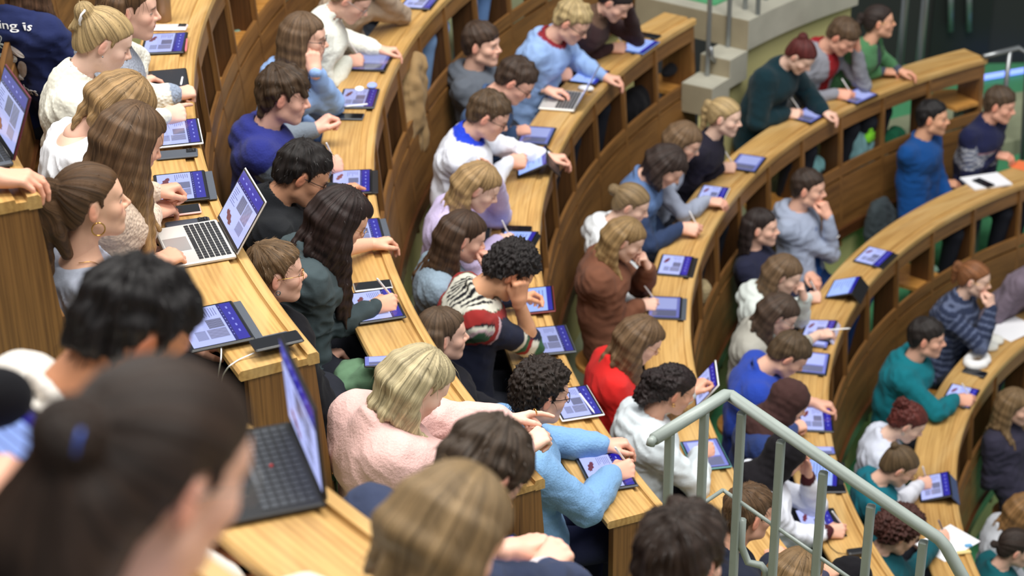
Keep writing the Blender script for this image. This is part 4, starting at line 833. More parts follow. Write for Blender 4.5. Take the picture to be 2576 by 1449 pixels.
P['navygirl'] = person(5, 1916, 572, 'person with tied back dark hair in a navy top looking straight ahead', dz=.47, pitch=0, yaw=4, fem=True, skin=FAIR, hair=('longback', (52, 42, 40), dict(L=.2, az0=110)), top=('cotton', (38, 40, 60)), eye=.6)
P['creamhood'] = person(5, 1974, 690, 'person with light brown hair in a cream hoodie holding a white pen', dz=.44, pitch=20, fem=True, skin=PALE, hair=('longback', (122, 98, 74), dict(L=.2, az0=95)), top=('cotton', (208, 216, 212)), neck='hood', topname='hoodie', rh=dict(p=(2058, 747), pose='pen'), lh=dict(h=(-.02, .105, -.08), fd=(.1, -.2, 1), bn=(-.3, .9, 0), pose='curl'))
P['greyknit'] = person(5, 1962, 790, 'person with long dark brown hair and glasses in an oatmeal sweater', dz=.44, pitch=30, fem=True, skin=PALE, hair=('long', (84, 67, 55), dict(L=.22, az0=95)), top=('knit', (186, 184, 174)), rh=dict(p=(2086, 838), pose='relax', sleeve=.6, z=.05), glasses='steel')
P['royal'] = person(5, 1984, 892, 'person with brown hair in a cobalt blue sweatshirt, wrist hanging over the desk edge', dz=.45, pitch=36, skin=(232, 184, 160), hair=('short', (96, 78, 58), dict(vol=1.1)), top=('fleece', (44, 72, 172)), lh=dict(p=(2080, 1016), pose='drape', z=.05, sleeve=.5), bulk=1.1)
P['brownscarf'] = person(5, 1984, 1012, 'person in a dark brown headscarf and dark blue top', dz=.43, pitch=24, fem=True, skin=FAIR, hair=('hijab', (70, 48, 46)), top=('fleece', (46, 64, 118)), rh=dict(p=(2018, 1068), pose='curl', z=.07))
P['blackscarf'] = person(5, 1972, 1150, 'person in a black headscarf and white jumper with a dark cuff', dz=.43, pitch=26, fem=True, skin=FAIR, hair=('hijab', (28, 26, 30)), top=('cotton', (228, 232, 244)), rh=dict(p=(2116, 1336), pose='pen', el=(2006, 1352), elz=.03), lh=dict(h=(-.01, .125, -.06), fd=(.1, -.1, 1), bn=(-.3, .9, 0), pose='flat', el=(2052, 1272)), cuff=(74, 34, 40), bulk=1.1)
P['blackdome'] = person(5, 2134, 1468, 'person in a black headscarf cut off by the bottom edge', dz=.42, pitch=20, fem=True, hair=('hijab', (24, 23, 27)), top=('cotton', (40, 40, 48)))
# --- sixth row
P['puffer'] = person(6, 2452, 702, 'person with a ginger ponytail in a quilted navy jacket', dz=.50, pitch=8, yaw=10, fem=True, skin=PALE, hair=('pony', (150, 98, 62), dict(L=.14, pole=(0, -.105, .05))), top=('cotton', (46, 54, 78)), stripes=st_puffer, neck='half', topname='jacket', rh=dict(h=(.03, .12, -.09), fd=(-.2, -.2, 1), bn=(.3, .9, 0), pose='curl'), glasses='gold', bulk=1.12)
P['plum'] = person(6, 2645, 640, 'person in a plum grey sweater cut off by the right edge', dz=.5, pitch=5, hair=('long', (52, 42, 40), dict(L=.2)), fem=True, top=('cotton', (118, 106, 120)), rh=dict(p=(2570, 780), z=-.03))
P['teal'] = person(6, 2332, 850, 'person with a dark fringe in a teal hoodie with white print down the back', dz=.46, pitch=4, yaw=6, skin=(226, 174, 150), hair=('short', (48, 42, 40), dict(vol=1.2, fringe=.015)), top=('cotton', (22, 110, 122)), neck='hood', topname='hoodie', rh=dict(p=(2436, 1008), pose='pen'), lh=dict(p=(2340, 1003), pose='relax', z=.05), eye=.8, bulk=1.18)
P['redup'] = person(6, 2284, 1062, 'person with piled red-brown curls in a pale grey sweatshirt', dz=.44, pitch=28, fem=True, skin=PALE, hair=('updo', (104, 50, 44), dict(pole=(0, -.09, .06))), top=('cotton', (206, 212, 228)))
P['tealbun'] = person(6, 2262, 1172, 'person with a tied up bun and glasses in a teal vest over grey sleeves', dz=.44, pitch=28, fem=True, skin=FAIR, hair=('bun', (108, 88, 64), dict(pole=(0, -.09, .08), vol=.7)), top=('cotton', (24, 104, 120)), armcol=(210, 212, 222), rh=dict(p=(2336, 1214), pose='pen', z=.06), glasses='gold')
P['bigcurls'] = person(6, 2262, 1340, 'person with a big mass of dark auburn curls writing on paper', dz=.43, pitch=24, fem=True, skin=FAIR, hair=('curlylong', (84, 50, 44), dict(L=.16, vol=1.9, amp=1.6)), top=('cotton', (24, 80, 90)), rh=dict(p=(2380, 1348), pose='pen'))
# --- lowest row at the right edge
P['longfair'] = person(7, 2556, 1022, 'person with long fair brown hair and a dark jacket at the right edge', dz=.48, pitch=10, fem=True, skin=FAIR, hair=('long', (136, 110, 78), dict(L=.32, az0=80)), top=('cotton', (54, 52, 68)), rh=dict(p=(2570, 1205), z=-.1))
P['whiteedge'] = person(7, 2584, 1290, 'person in a white-grey sweater with long brown hair at the right edge', dz=.46, pitch=20, fem=True, hair=('long', (150, 112, 70), dict(L=.22)), top=('knit', (204, 208, 216)))
P['tealedge'] = person(7, 2556, 1378, 'person with a dark hair knot and teal top in the lower right corner', dz=.44, pitch=14, fem=True, skin=FAIR, hair=('bun', (60, 48, 42), dict(pole=(0, -.11, -.01), vol=.7)), top=('cotton', (24, 90, 98)))
# --- near block across the aisle
P['blackhair'] = person(0, 332, 838, 'person with short black hair and a cream hood in the left foreground', dz=.47, pitch=38, yaw=-6, skin=(200, 140, 104), hair=('short', (34, 31, 32), dict(vol=1.35, amp=2.4)), top=('fleece', (228, 222, 214)), neck='hood', topname='hoodie', hi=True, bulk=1.15, group=None)
P['front'] = person(-1, 398, 1190, 'blurred person close in the foreground with dark hair in a claw clip and glasses', dz=.36, pitch=20, yaw=-2, lean=-24, fem=True, skin=FAIR, hair=('bun', (58, 44, 36), dict(pole=(0, -.105, .035), vol=1.25, extra=[((0, -.10, .02), (.0, -.135, -.03), .040, .028), ((.03, -.09, -.02), (.03, -.11, -.06), .035, .022), ((-.03, -.09, -.02), (-.03, -.11, -.06), .035, .022), ((.02, -.085, -.03), (.03, -.12, -.13), .058, .052), ((-.01, -.11, .0), (-.01, -.145, -.08), .045, .05)])), top=('cotton', (216, 216, 238)), neck='half', glasses='steel', hi=True, eye=.3, topname='shirt')
P['offleft'] = person(-1, -330, 1010, 'person outside the left edge, only a hand with a white pen in the picture', dz=.45, pitch=20, hair=('short', (60, 50, 40)), top=('cotton', (40, 40, 46)), rh=dict(p=(38, 1222), pose='pen', z=.05, sleeve=.4), lh=dict(p=(-60, 1180)))
P['offtop'] = person(0, -365, -20, 'person outside the left edge, only a hand in a black sleeve on the desk end', dz=.45, pitch=12, yaw=-12, hair=('short', (60, 50, 40)), top=('cotton', (26, 26, 30)), rh=dict(p=(52, 446), pose='relax', z=.035, roll=0, a=-14), seatR=.5)
P['blondfront'] = person(0, 1130, 1352, 'blurred person with smooth dark blond hair and a cream hood at the bottom edge', dz=.30, pitch=40, yaw=0, fem=True, skin=FAIR, hair=('longback', (150, 124, 88), dict(L=.14, az0=80, vol=1.2, amp=.8)), top=('fleece', (228, 226, 212)), neck='hood', topname='hoodie', hi=True)
P['shaggy'] = person(1, 1206, 1195, 'person with shaggy dark hair and glasses bent low beside the desk end', dz=.42, pitch=56, yaw=0, skin=FAIR, hair=('short', (78, 64, 52), dict(vol=1.25, amp=2.2)), top=('cotton', (54, 62, 86)), glasses='gold', rh=dict(p=(1402, 1388), pose='fist', z=.07, tilt=.35, el=(1425, 1475)), lh=dict(p=(1345, 1362), pose='fist', z=.05, sleeve=.5), cuff=(196, 186, 190), hi=True)
P['darkback'] = person(1, 1712, 1412, 'person with a brushed up dark crop seen from behind at the bottom edge', dz=.38, pitch=16, yaw=10, skin=FAIR, hair=('short', (62, 50, 44), dict(vol=1.3, amp=1.6)), top=('cotton', (30, 34, 54)))
# --- a swing seat under everybody, part of the fixed desk row
for p in P.values():
    k = p['k']; a = ang_of(p['Pv']); a = a-360 if a > 0 else a
    d = {-1: 10, 0: 0 if a < -150 else 8, 1: 1 if a < -150 else 9}.get(k, min(k, 6)); root = D[d]     # seat under each listener
    fold_seat(root, A(root.location), k, (p['Pv'][0], p['Pv'][1], ROWZ[k]-.30))
# ================================================================ extras worn by the audience
def worn():
    p = P['pony']; earring(p, 1, .021); bracelet(p, 1, M_WHITE, -.02, .031, 'bracelet', .0035)
    c = p['N']+unit(p['H']-p['N'])*.0-p['org']; b = MB(); b.tube([c+.066*cos(a)*p['rt']+p['fw']*(.072*sin(a)+.01)-A([0, 0, 1])*(.075*max(0, sin(a))**2-.012) for a in np.linspace(-.3, pi+.3, 25)], .0013, 5); b.build('necklace', M_GOLD, p['body'])
    earring(P['cropped'], 1, .008, M_STEEL); earring(P['knit'], 1, 0, M_STEEL); earring(P['cable'], 1, 0, M_STEEL); earring(P['redup'], 1, .008, M_STEEL); earring(P['curlyup'], 1, .007, M_GOLD)
    p = P['pink']; bracelet(p, -1, M_GOLD, .004, .0335); bracelet(p, 1, M_GOLD, .004, .0335); bracelet(p, -1, M_GOLD, .012, .033)
    y = hand_point(p, -1, (.10, .03, -.0))-p['org']; E, W, fd, bn, po, sp = p['arms'][-1]; yy = np.cross(bn, fd); b = MB(); b.tube([y+.0115*(cos(a)*yy+sin(a)*bn) for a in np.linspace(0, 2*pi, 13)], .0022, 6); b.build('ring', M_GOLD, p['body'])
    for key, pos, mat, nm in (('knit', (.034, -.118, .066), M_WHITE, 'hair_claw'), ('front', (.03, -.138, .045), plain('blue_clip', lin(52, 92, 190), .3), 'hair_claw')):
        p = P[key]; X = p['X']; b = MB(); f_ = 1. if key == 'knit' else .55
        for s in (1, -1): b.tube([X(A(pos)+A([.008*s, -.002, .030])*f_), X(A(pos)+A([.016*s, -.010, .012])*f_), X(A(pos)+A([.016*s, -.008, -.012])*f_), X(A(pos)+A([.004*s, .004, -.030])*f_)], .0042*f_, 7)
        b.tube([X(A(pos)+A([.0, -.002, .032])*f_), X(A(pos)+A([0, .0, -.03])*f_)], .004*f_, 7); b.build(nm, mat, p['body'])
    for key, pos in (('pony', (0, -.108, .058)), ('green', (0, -.108, .03)), ('puffer', (0, -.108, .05))):
        p = P[key]; X = p['X']; b = MB(); b.tube([X(A(pos)+A([.016*cos(a), -.012, .016*sin(a)])) for a in np.linspace(0, 2*pi, 17)], .005, 6); b.build('hair_tie', M_BLACK, p['body'])
    from mathutils.bvhtree import BVHTree
    def on_back(p, pts, lift):               # lay flat lettering onto the back of a garment
        GV, GF = p['gar']; t = BVHTree.FromPolygons([tuple(v) for v in GV], [tuple(int(i) for i in q) for q in GF]); out = []
        d = unit(p['fw']+A([0, 0, -.25]))
        for q, l in zip(pts, lift):
            h = t.ray_cast(Vector(q-d*.8), Vector(d), 1.6)[0]; out.append((A(h) if h is not None else q)-d*(.003+l))
        return A(out)-p['org']
    p = P['hoodie']; rt = p['rt']; S = unit(p['N']-p['Mi']); o = p['Mi']+S*.10
    def text(s, size, x0, z0, name):
        cu = bpy.data.curves.new('t', 'FONT'); cu.body = s; cu.size = size; cu.align_x = 'CENTER'; cu.extrude = .001; ob = bpy.data.objects.new('t', cu); COL.objects.link(ob); bpy.context.view_layer.update()
        me = bpy.data.meshes.new_from_object(ob.evaluated_get(bpy.context.evaluated_depsgraph_get())); bpy.data.objects.remove(ob); V = np.empty(len(me.vertices)*3); me.vertices.foreach_get('co', V); V = V.reshape(-1, 3); me.name = name
        W = on_back(p, o+np.outer(V[:, 0]+x0, rt)+np.outer(V[:, 1]+z0, S), np.where(V[:, 2] > 0, .0012, -.001)); me.vertices.foreach_set('co', W.astype(np.float32).ravel()); me.update(); me.materials.clear(); return link(name, me, M_WHITE, p['body'])
    text('everything is', .050, 0, .13, 'back_print'); text('others', .05, .02, -.15, 'back_print'); b = MB()
    for (cx, cz, rx, rz, a) in ((-.03, .065, .07, .022, .5), (.03, .04, .06, .018, -.4), (-.03, -.01, .075, .024, .2), (.035, -.045, .05, .02, .9), (-.035, -.075, .055, .016, -.3)):
        n = 24; pts = [(cx+rx*cos(t)*cos(a)-rz*sin(t)*sin(a), cz+rx*cos(t)*sin(a)+rz*sin(t)*cos(a)) for t in np.linspace(0, 2*pi, n+1)[:-1]]
        ring = on_back(p, [o+rt*x+S*z for x, z in pts]+[o+rt*cx+S*cz], [.001]*(n+1)); b.add(ring, [(n, i, (i+1) % n) for i in range(n)])
    b.build('back_emblem', M_WHITE, p['body'])
    p = P['teal']; rt = p['rt']; S = unit(p['N']-p['Mi']); b = MB(); r2 = random.Random(5); o = p['Mi']-rt*.0
    for i in range(24):
        x, z, w = .05+r2.uniform(-.01, .01), -.12+i*.011, r2.uniform(.008, .022); q = on_back(p, [o+rt*(x-w)+S*z, o+rt*(x+w)+S*z, o+rt*(x+w)+S*(z+.007), o+rt*(x-w)+S*(z+.007)], [.001]*4); b.add(q, [(0, 1, 2, 3)])
    b.build('back_print', M_WHITE, p['body'])
worn()
# ================================================================ things on the desks
BLU, PAGE, GREYP, TXT, REDF, BLK, LAV = A([.018, .014, .36]), A([.48, .54, 1.0]), A([.16, .17, .30]), A([.10, .11, .26]), A([.16, .03, .045]), A([.006, .007, .018]), A([.26, .29, .85])
def screen(par, w, d, M, rnd, mode=0, gain=1.):
    """display of a device: layered flat fields of one lit mesh; x to the right, y towards the top"""
    b = MB(); x0, y0 = -w/2, -d/2; z = [0.]
    def q(a, c, e, f, col):
        z[0] += .00004; V = A([[x0+a*w, y0+c*d, z[0]], [x0+e*w, y0+c*d, z[0]], [x0+e*w, y0+f*d, z[0]], [x0+a*w, y0+f*d, z[0]]])@M[:3, :3].T+M[:3, 3]; b.add(V, [(0, 1, 2, 3)], False, np.asarray(col)*gain)
    def patch(a, c, e, f, n, m, fn):
        z[0] += .00004; V = []; C = []; F = []
        for j in range(m+1):
            for i in range(n+1): u, v = i/n, j/m; V.append((x0+(a+(e-a)*u)*w, y0+(c+(f-c)*v)*d, z[0])); C.append(np.asarray(fn(u, v))*gain)
        F = [(j*(n+1)+i, j*(n+1)+i+1, (j+1)*(n+1)+i+1, (j+1)*(n+1)+i) for j in range(m) for i in range(n)]
        b.add(A(V)@M[:3, :3].T+M[:3, 3], F, False, np.clip(A(C), 0, 5))
    if mode == 2: q(0, 0, 1, 1, BLK*.5)
    elif mode == 1:                          # written notes
        q(0, 0, 1, 1, PAGE*A([.75, .95, 1.05])); q(0, .86, 1, 1, BLU)
        for i in range(7): yy = .74-i*.1; q(.12, yy, .12+rnd.uniform(.3, .7), yy+.022, TXT)
    elif mode == 3: q(0, 0, 1, 1, LAV*.8); q(.05, .1, .6, .9, PAGE); q(.65, .1, .95, .9, GREYP)
    else:
        q(0, 0, 1, 1, PAGE); q(0, .80, 1, 1, BLU); q(0, .74, 1, .80, BLU*.45)
        for i in range(10): q(.06+i*.085, .765, .085+i*.085, .78, LAV)
        for i in range(5): q(.1+i*.16, .88, .16+i*.16, .91, LAV)
        hh = lambda u, v: GREYP*(1+.5*math.sin(u*37+v*23)*math.sin(v*41-u*9))
        patch(.36, .42, .60, .70, 12, 10, hh); patch(.62, .36, .86, .70, 12, 10, lambda u, v: GREYP*1.5*(1+.15*math.sin(u*17)*math.sin(v*13)))
        patch(.62, .14, .86, .33, 16, 10, lambda u, v: GREYP if (int(u*16)+int(v*10)) % 2 else PAGE*.8)
        for i in range(7): yy = .66-i*.045; q(.06, yy, .06+rnd.uniform(.12, .25), yy+.014, TXT*1.6)
        c = (.30, .18); pts = [(c[0]+(.15+.02*math.sin(9*t))*cos(t)*.9+.05*sin(t), c[1]-(.15+.02*math.sin(9*t))*cos(t)*.55+(.045+.022*math.sin(8*t+1))*sin(t)) for t in np.linspace(0, 2*pi, 25)[:-1]]
        z[0] += .00004; V = A([[x0+u*w, y0+v*d, z[0]] for u, v in pts])@M[:3, :3].T+M[:3, 3]; b.add(V, [tuple(range(24))], False, REDF*gain)
    return b.build('display', M_DISP, par)
def inward_frame(Pt, yaw=0., tilt=0.):
    i = unit(A([CX, CY, 0])-A([Pt[0], Pt[1], 0])); a = atan2(i[1], i[0])+radians(yaw); y = A([cos(a), sin(a), 0]); x = A([sin(a), -cos(a), 0]); M = np.stack([x, y, A([0, 0, 1.])], 1)
    return M@rotx(radians(tilt))
def place(o, Pt, R):
    o.matrix_world = Matrix([[*R[0], Pt[0]], [*R[1], Pt[1]], [*R[2], Pt[2]], [0, 0, 0, 1]])
NT = [0]
def tablet(k, px, py, label, yaw=0., tilt=0., case=M_BLACK, flap=None, w=.248, d=.178, mode=0, z=0., gain=1., portrait=False):
    NT[0] += 1; rnd = random.Random(NT[0]); zz = ROWZ[k]+.003+z
    if tilt: zz += math.sin(radians(tilt))*d*.5
    Pt = at(px, py, zz); R = inward_frame(Pt, yaw, tilt)
    b = MB(); b.box((-w/2-.004, -d/2-.004, 0), (w/2+.004, d/2+.004, .008), None, .003); o = b.build('tablet', case); tag(o, label, 'tablet', 'tablets on the desks')
    b = MB(); b.box((-w/2, -d/2, .0078), (w/2, d/2, .0092), None, .0006); b.build('glass', M_GLASSBLK, o)
    screen(o, w-.016, d-.016, frame((0, 0, .0093), A([1., 0, 0]), A([0, 1., 0]), A([0, 0, 1.])), rnd, mode, gain)
    if flap is not None:
        b = MB()
        if tilt:
            hgt = math.sin(radians(tilt))*d; q = rotx(radians(-tilt)); top = A([0, d/2, 0]); Q = lambda x, y, z_: A([x, 0, 0])+top+q@A([0, y, z_])
            V = A([Q(-w/2, 0, 0), Q(w/2, 0, 0), Q(w/2, hgt*.9, -hgt), Q(-w/2, hgt*.9, -hgt), Q(-w/2, -.004, -.006), Q(w/2, -.004, -.006), Q(w/2, hgt*.9-.006, -hgt), Q(-w/2, hgt*.9-.006, -hgt)])
            b.add(V, [(0, 1, 2, 3), (7, 6, 5, 4), (0, 4, 5, 1), (3, 2, 6, 7), (0, 3, 7, 4), (1, 5, 6, 2)])
        else: b.box((-w/2, d/2-.03, -.002), (w/2, d/2+.030, .0025), None, .001)
        b.build('folio', flap, o)
    place(o, Pt, R); return o
def phone(k, px, py, label, yaw=0., col=M_BLACK, face='off', w=.074, d=.152, z=0., cam=False):
    Pt = at(px, py, ROWZ[k]+.002+z); R = inward_frame(Pt, yaw)
    b = MB(); b.box((-w/2, -d/2, 0), (w/2, d/2, .0095), None, .004); o = b.build('phone', col); tag(o, label, 'phone', 'phones on the desks')
    if face == 'off': b = MB(); b.box((-w/2+.004, -d/2+.004, .009), (w/2-.004, d/2-.004, .0102), None, .0005); b.build('glass', M_GLASSBLK, o)
    elif face == 'on': screen(o, w-.008, d-.008, frame((0, 0, .0098), A([1., 0, 0]), A([0, 1., 0]), A([0, 0, 1.])), random.Random(3), 3)
    elif face == 'back':
        b = MB(); b.box((-w/2+.006, d/2-.042, .009), (w/2-.034, d/2-.006, .0118), None, .002)
        for i, j in ((0, 0), (1, 1), (0, 1)): b.lathe([(.0005, 0), (.006, 0), (.006, .0015), (.0005, .0015)], 12, frame((-w/2+.014+.012*i, d/2-.034+.018*j, .0118), A([1., 0, 0]), A([0, 1., 0]), A([0, 0, 1.])))
        b.build('camera_bump', M_GLASSBLK, o)
    place(o, Pt, R); return o
def laptop(k, px, py, label, yaw=0., shell=M_SILV, lid=105., w=.304, d=.215, lidcol=None, keys=M_KEY, gain=1., dark=False, zplane=None):
    Pt = at(px, py, (ROWZ[k] if zplane is None else zplane)+.002); R = inward_frame(Pt, yaw)   # px, py: middle of the base
    b = MB(); b.box((-w/2, -d/2, 0), (w/2, d/2, .014), None, .004); o = b.build('laptop', shell); tag(o, label, 'laptop')
    b = MB(); kw = (w-.03)/14; rows = 6; kd = .0185
    for r in range(rows):
        x = -w/2+.015
        while x < w/2-.02:
            ww = kw if not (r == 0 and abs(x) < .055) else kw*5
            if r == 0 and ww > kw: ww = min(ww, .11)
            b.box((x+.0018, -.012+r*kd, .0138), (x+ww-.0018, -.012+r*kd+kd-.0036, .0158), None, .0006); x += ww
    b.build('keyboard', keys, o)
    b = MB(); b.box((-.055, -d/2+.008, .0139), (.055, -.02, .0146), None, .0004); b.build('trackpad', plain('trackpad_dark', lin(44, 46, 52), .35) if dark else M_ALU, o)
    if dark: b = MB(); b.lathe([(.0005, 0), (.004, 0), (.0035, .004), (.0005, .0045)], 10, frame((.0, .036, .0152), A([1., 0, 0]), A([0, 1., 0]), A([0, 0, 1.]))); b.build('pointing_stick', plain('red_rubber', lin(206, 52, 48), .6), o)
    # lid frame: x right, y along the lid away from the hinge, z out of the display
    a = radians(lid); yl = A([0, -cos(a), sin(a)]); zl = A([0, -sin(a), -cos(a)]); LM = frame((0, d/2-.002, .012), A([1., 0, 0]), yl, zl)
    b = MB(); b.box((-w/2, .004, -.006), (w/2, d-.004, 0), LM, .0025); l = b.build('lid', lidcol or shell, o)
    b = MB(); b.box((-w/2+.003, .008, .0001), (w/2-.003, d-.008, .0012), LM, .0004); b.build('bezel', M_BLACK, l)
    screen(l, w-.020, d-.034, frame(LM[:3, 3]+LM[:3, :3]@A([0, d/2+.004, .0013]), LM[:3, 0], LM[:3, 1], LM[:3, 2]), random.Random(9), 0, gain)
    b = MB(); b.tube([(-w*.4, d/2, .010), (w*.4, d/2, .010)], .006, 8); b.build('hinge', M_BLACK, o)
    place(o, Pt, R); return o
def stylus(p0, p1, label, r=.0045, mat=None):
    p0, p1 = A(p0), A(p1); b = MB(); u = p1-p0; b.tube([p0, p0+u*.06, p0+u*.12, p0+u*.97, p1], [.0008, r*.55, r, r, r*.6], 10); o = b.build('stylus', mat or M_WHITE, None, origin=p0); tag(o, label, 'pen', 'pens'); return o
def held_pen(key, s, label, ln=.155, mat=None, z=None):
    p = P[key]; g = hand_point(p, s, (.093, .034, -.030)); E, W, fd, bn, po, sp = p['arms'][s]; side = unit(np.cross(fd, A([0, 0, 1.])))*s
    d = unit(-fd*.42+A([0, 0, 1.])*.85+side*.12); tip = g-d*.045; tip[2] = max(tip[2], p['Zk']+.014+(sp.get('z', 0) if sp.get('z', 0) > .07 else 0)); d = unit(g-tip+d*.02); return stylus(tip, tip+d*ln, label, .0044, mat)
# tablets
tablet(1, 414, 112, 'tablet beside the pastel phone near the top left, showing slides', flap=None)
tablet(1, 416, 207, 'switched off dark tablet with a white pencil along its edge', mode=2, yaw=4)
tablet(1, 444, 338, 'tablet on a white folio between the bent blond head and the first row edge', case=M_WHITE, z=.012); 
tablet(1, 456, 474, 'tablet in a thick black case showing large letters, beside the long brown hair', flap=M_GREYC, z=.006, yaw=-4)
tablet(1, 534, 824, 'large tablet with a charging cable in front of the black haired head', flap=M_GREYC, z=.012, yaw=-2, w=.262, d=.19)
tablet(2, 1058, 6, 'tablet cut off by the top edge beside the beige arm', yaw=3)
tablet(2, 936, 158, 'tablet in a black case under the turtleneck person\'s hands', mode=3, gain=.6, case=M_BLACK)
tablet(2, 902, 250, 'tablet with a pencil clipped on, below the white earbud case', mode=0, gain=.8, case=M_GREYC)
tablet(2, 884, 460, 'tablet on a black folio in front of the black sweater', flap=M_BLACK, z=.006, yaw=-2)
tablet(2, 908, 588, 'tablet half hidden by the dark wavy hair', flap=M_GREYC, mode=0)
tablet(2, 946, 772, 'tablet under the writing hand beside a dark phone', case=M_BLACK, z=.004)
tablet(3, 1606, 117, 'light blue tablet at the far end of the third desk', mode=1, case=plain('blue_case', lin(96, 132, 206), .5))
tablet(3, 1482, 194, 'tablet between the two hands of the light blue hoodie', mode=1)
tablet(3, 1350, 343, 'tablet in a black case under a curled hand beside the silver laptop', mode=3, gain=.7, yaw=2)
tablet(3, 1340, 408, 'tablet propped up steeply on a black folio by the white shirt', tilt=24, flap=M_BLACK, mode=1, z=.004, yaw=10)
tablet(3, 1296, 612, 'tablet showing bright notes behind the curly black hair', tilt=5, mode=1, flap=M_BLACK, yaw=-14)
tablet(3, 1345, 758, 'tablet in a dark red case beside the raised forearm', mode=1, case=plain('dark_red_case', lin(120, 40, 44), .5), tilt=5, yaw=-4)
tablet(3, 1386, 858, 'tablet with a white pencil lying before it, by the dark elbow', gain=.75, case=M_GREYC, z=.005)
tablet(3, 1446, 1016, 'tablet in a white cover behind the curly head with glasses', case=M_WHITE, z=.01)
tablet(3, 1526, 1190, 'tablet between the sleeves of the pale blue fleece', flap=None, case=M_GREYC, z=.004, yaw=-6)
tablet(4, 2156, 244, 'tablet in front of the dark red shirt', mode=3, gain=.8)
tablet(4, 2036, 291, 'tablet under the pen hand of the dark teal fleece', mode=3, gain=.75)
tablet(4, 1880, 412, 'tablet beside the sheer black sleeve', mode=3, gain=.75, yaw=6)
tablet(4, 1792, 492, 'bright tablet beside the grey sleeve', mode=0, yaw=6, case=M_WHITE, d=.165)
tablet(4, 1698, 670, 'unattended tablet in a dark frame lying squarely on the fourth desk', gain=1.05, flap=M_BLACK)
tablet(4, 1672, 776, 'tablet with a ribbed dark flap by the brown sweatshirt\'s hand', mode=3, gain=.7, flap=M_GREYC)
tablet(4, 1778, 968, 'tablet held upright in a white case by the white hoodie', tilt=52, case=M_WHITE, w=.24, d=.165, yaw=-6, z=.02)
tablet(4, 1775, 1145, 'tablet in a turquoise case seen through the railing', mode=3, case=plain('turquoise_case', lin(84, 150, 156), .5), z=.006)
tablet(5, 2198, 648, 'unattended tablet lying on the bend of the fifth desk', flap=M_BLACK)
tablet(5, 2122, 724, 'tablet propped on a dark stand with handwritten notes', tilt=20, flap=M_BLACK, mode=1, yaw=4)
tablet(5, 2060, 832, 'tablet with a pale lilac folio triangle, left of the upright stylus', flap=plain('lilac_folio', lin(176, 176, 206), .6), tilt=8)
tablet(5, 2044, 915, 'tablet in a dark frame beside the cobalt sweatshirt', mode=3)
tablet(5, 2052, 1057, 'tablet in front of the brown headscarf', mode=0)
tablet(5, 2066, 1192, 'tablet with a black cover behind the sloping railing', mode=1, flap=M_BLACK, yaw=-12)
tablet(5, 2056, 1318, 'tablet under the hand with the dark red cuff', flap=M_BLACK)
tablet(6, 2416, 998, 'tablet before the teal hoodie', mode=0, gain=1.1)
tablet(6, 2352, 1226, 'tablet on a folded dark blue folio stand', tilt=18, flap=plain('navy_folio', lin(62, 76, 112), .6), yaw=2)
tablet(-1, 34, 1168, 'blurred tablet in the lower left corner under a writing hand', mode=1)
tablet(1, 1284, 1440, 'tablet on the desk end at the bottom edge', mode=0, yaw=-4)
# phones
phone(1, 428, 72, 'pastel orange and white phone case above the tablet', yaw=-4, col=plain('pastel_case', lin(226, 206, 208), .5, noise=.25, nscale=30), face='back')
phone(1, 446, 391, 'black phone face down with a metal ring grip', yaw=-4, face='back', col=M_GREYC); phone(1, 450, 534, 'phone in a pink case with a dark screen', yaw=-3, col=plain('pink_case', lin(222, 178, 172), .5))
phone(1, 474, 568, 'slim black phone face down with a round camera bump, beside the silver laptop', yaw=-3, face='back', col=plain('slate', lin(62, 66, 76), .5))
phone(1, 696, 862, 'black phone lying on a grey charging block', yaw=-2, z=.026); phone(2, 876, 296, 'dark phone beside the light blue elbow', yaw=-4, col=M_GREYC); phone(2, 938, 722, 'phone with a pale metal rim above the writing hand', yaw=-3, col=M_SILV)
phone(2, 968, 912, 'phone half covered by the streaked blond hair', yaw=-15, face='on'); phone(3, 1632, 91, 'dark phone at the far end of the third desk', yaw=0); phone(3, 1300, 579, 'black phone beside the lavender sleeve', yaw=-4)
phone(5, 2050, 867, 'small lit phone beside the oatmeal sleeve', yaw=0, face='on'); phone(5, 2064, 1136, 'small lit phone behind the railing', yaw=0, face='on'); phone(5, 2090, 1232, 'dark phone below the covered tablet', yaw=-3); phone(6, 2452, 938, 'dark phone before the white cloth loop', yaw=0)
# laptops
laptop(1, 491, 618, 'silver laptop open on the first desk with a slide on its screen', lid=123, yaw=0)
laptop(0, 640, 1198, 'black laptop with a red pointing stick in the foreground', shell=M_BLACK, keys=plain('dark_keys', lin(58, 62, 68), .5), lid=88, dark=True, w=.325, d=.222, yaw=-19, gain=.9)
laptop(3, 1412, 256, 'grey laptop with a raised lid on the third desk', lid=118, yaw=6, lidcol=plain('grey_lid', lin(150, 150, 152), .4, .4))
laptop(0, -84, 388, 'dark laptop at the left edge with a wine red lid rim', shell=M_GREYC, lid=112, d=.2, lidcol=plain('wine_lid', lin(96, 40, 52), .4), gain=.8, yaw=3)
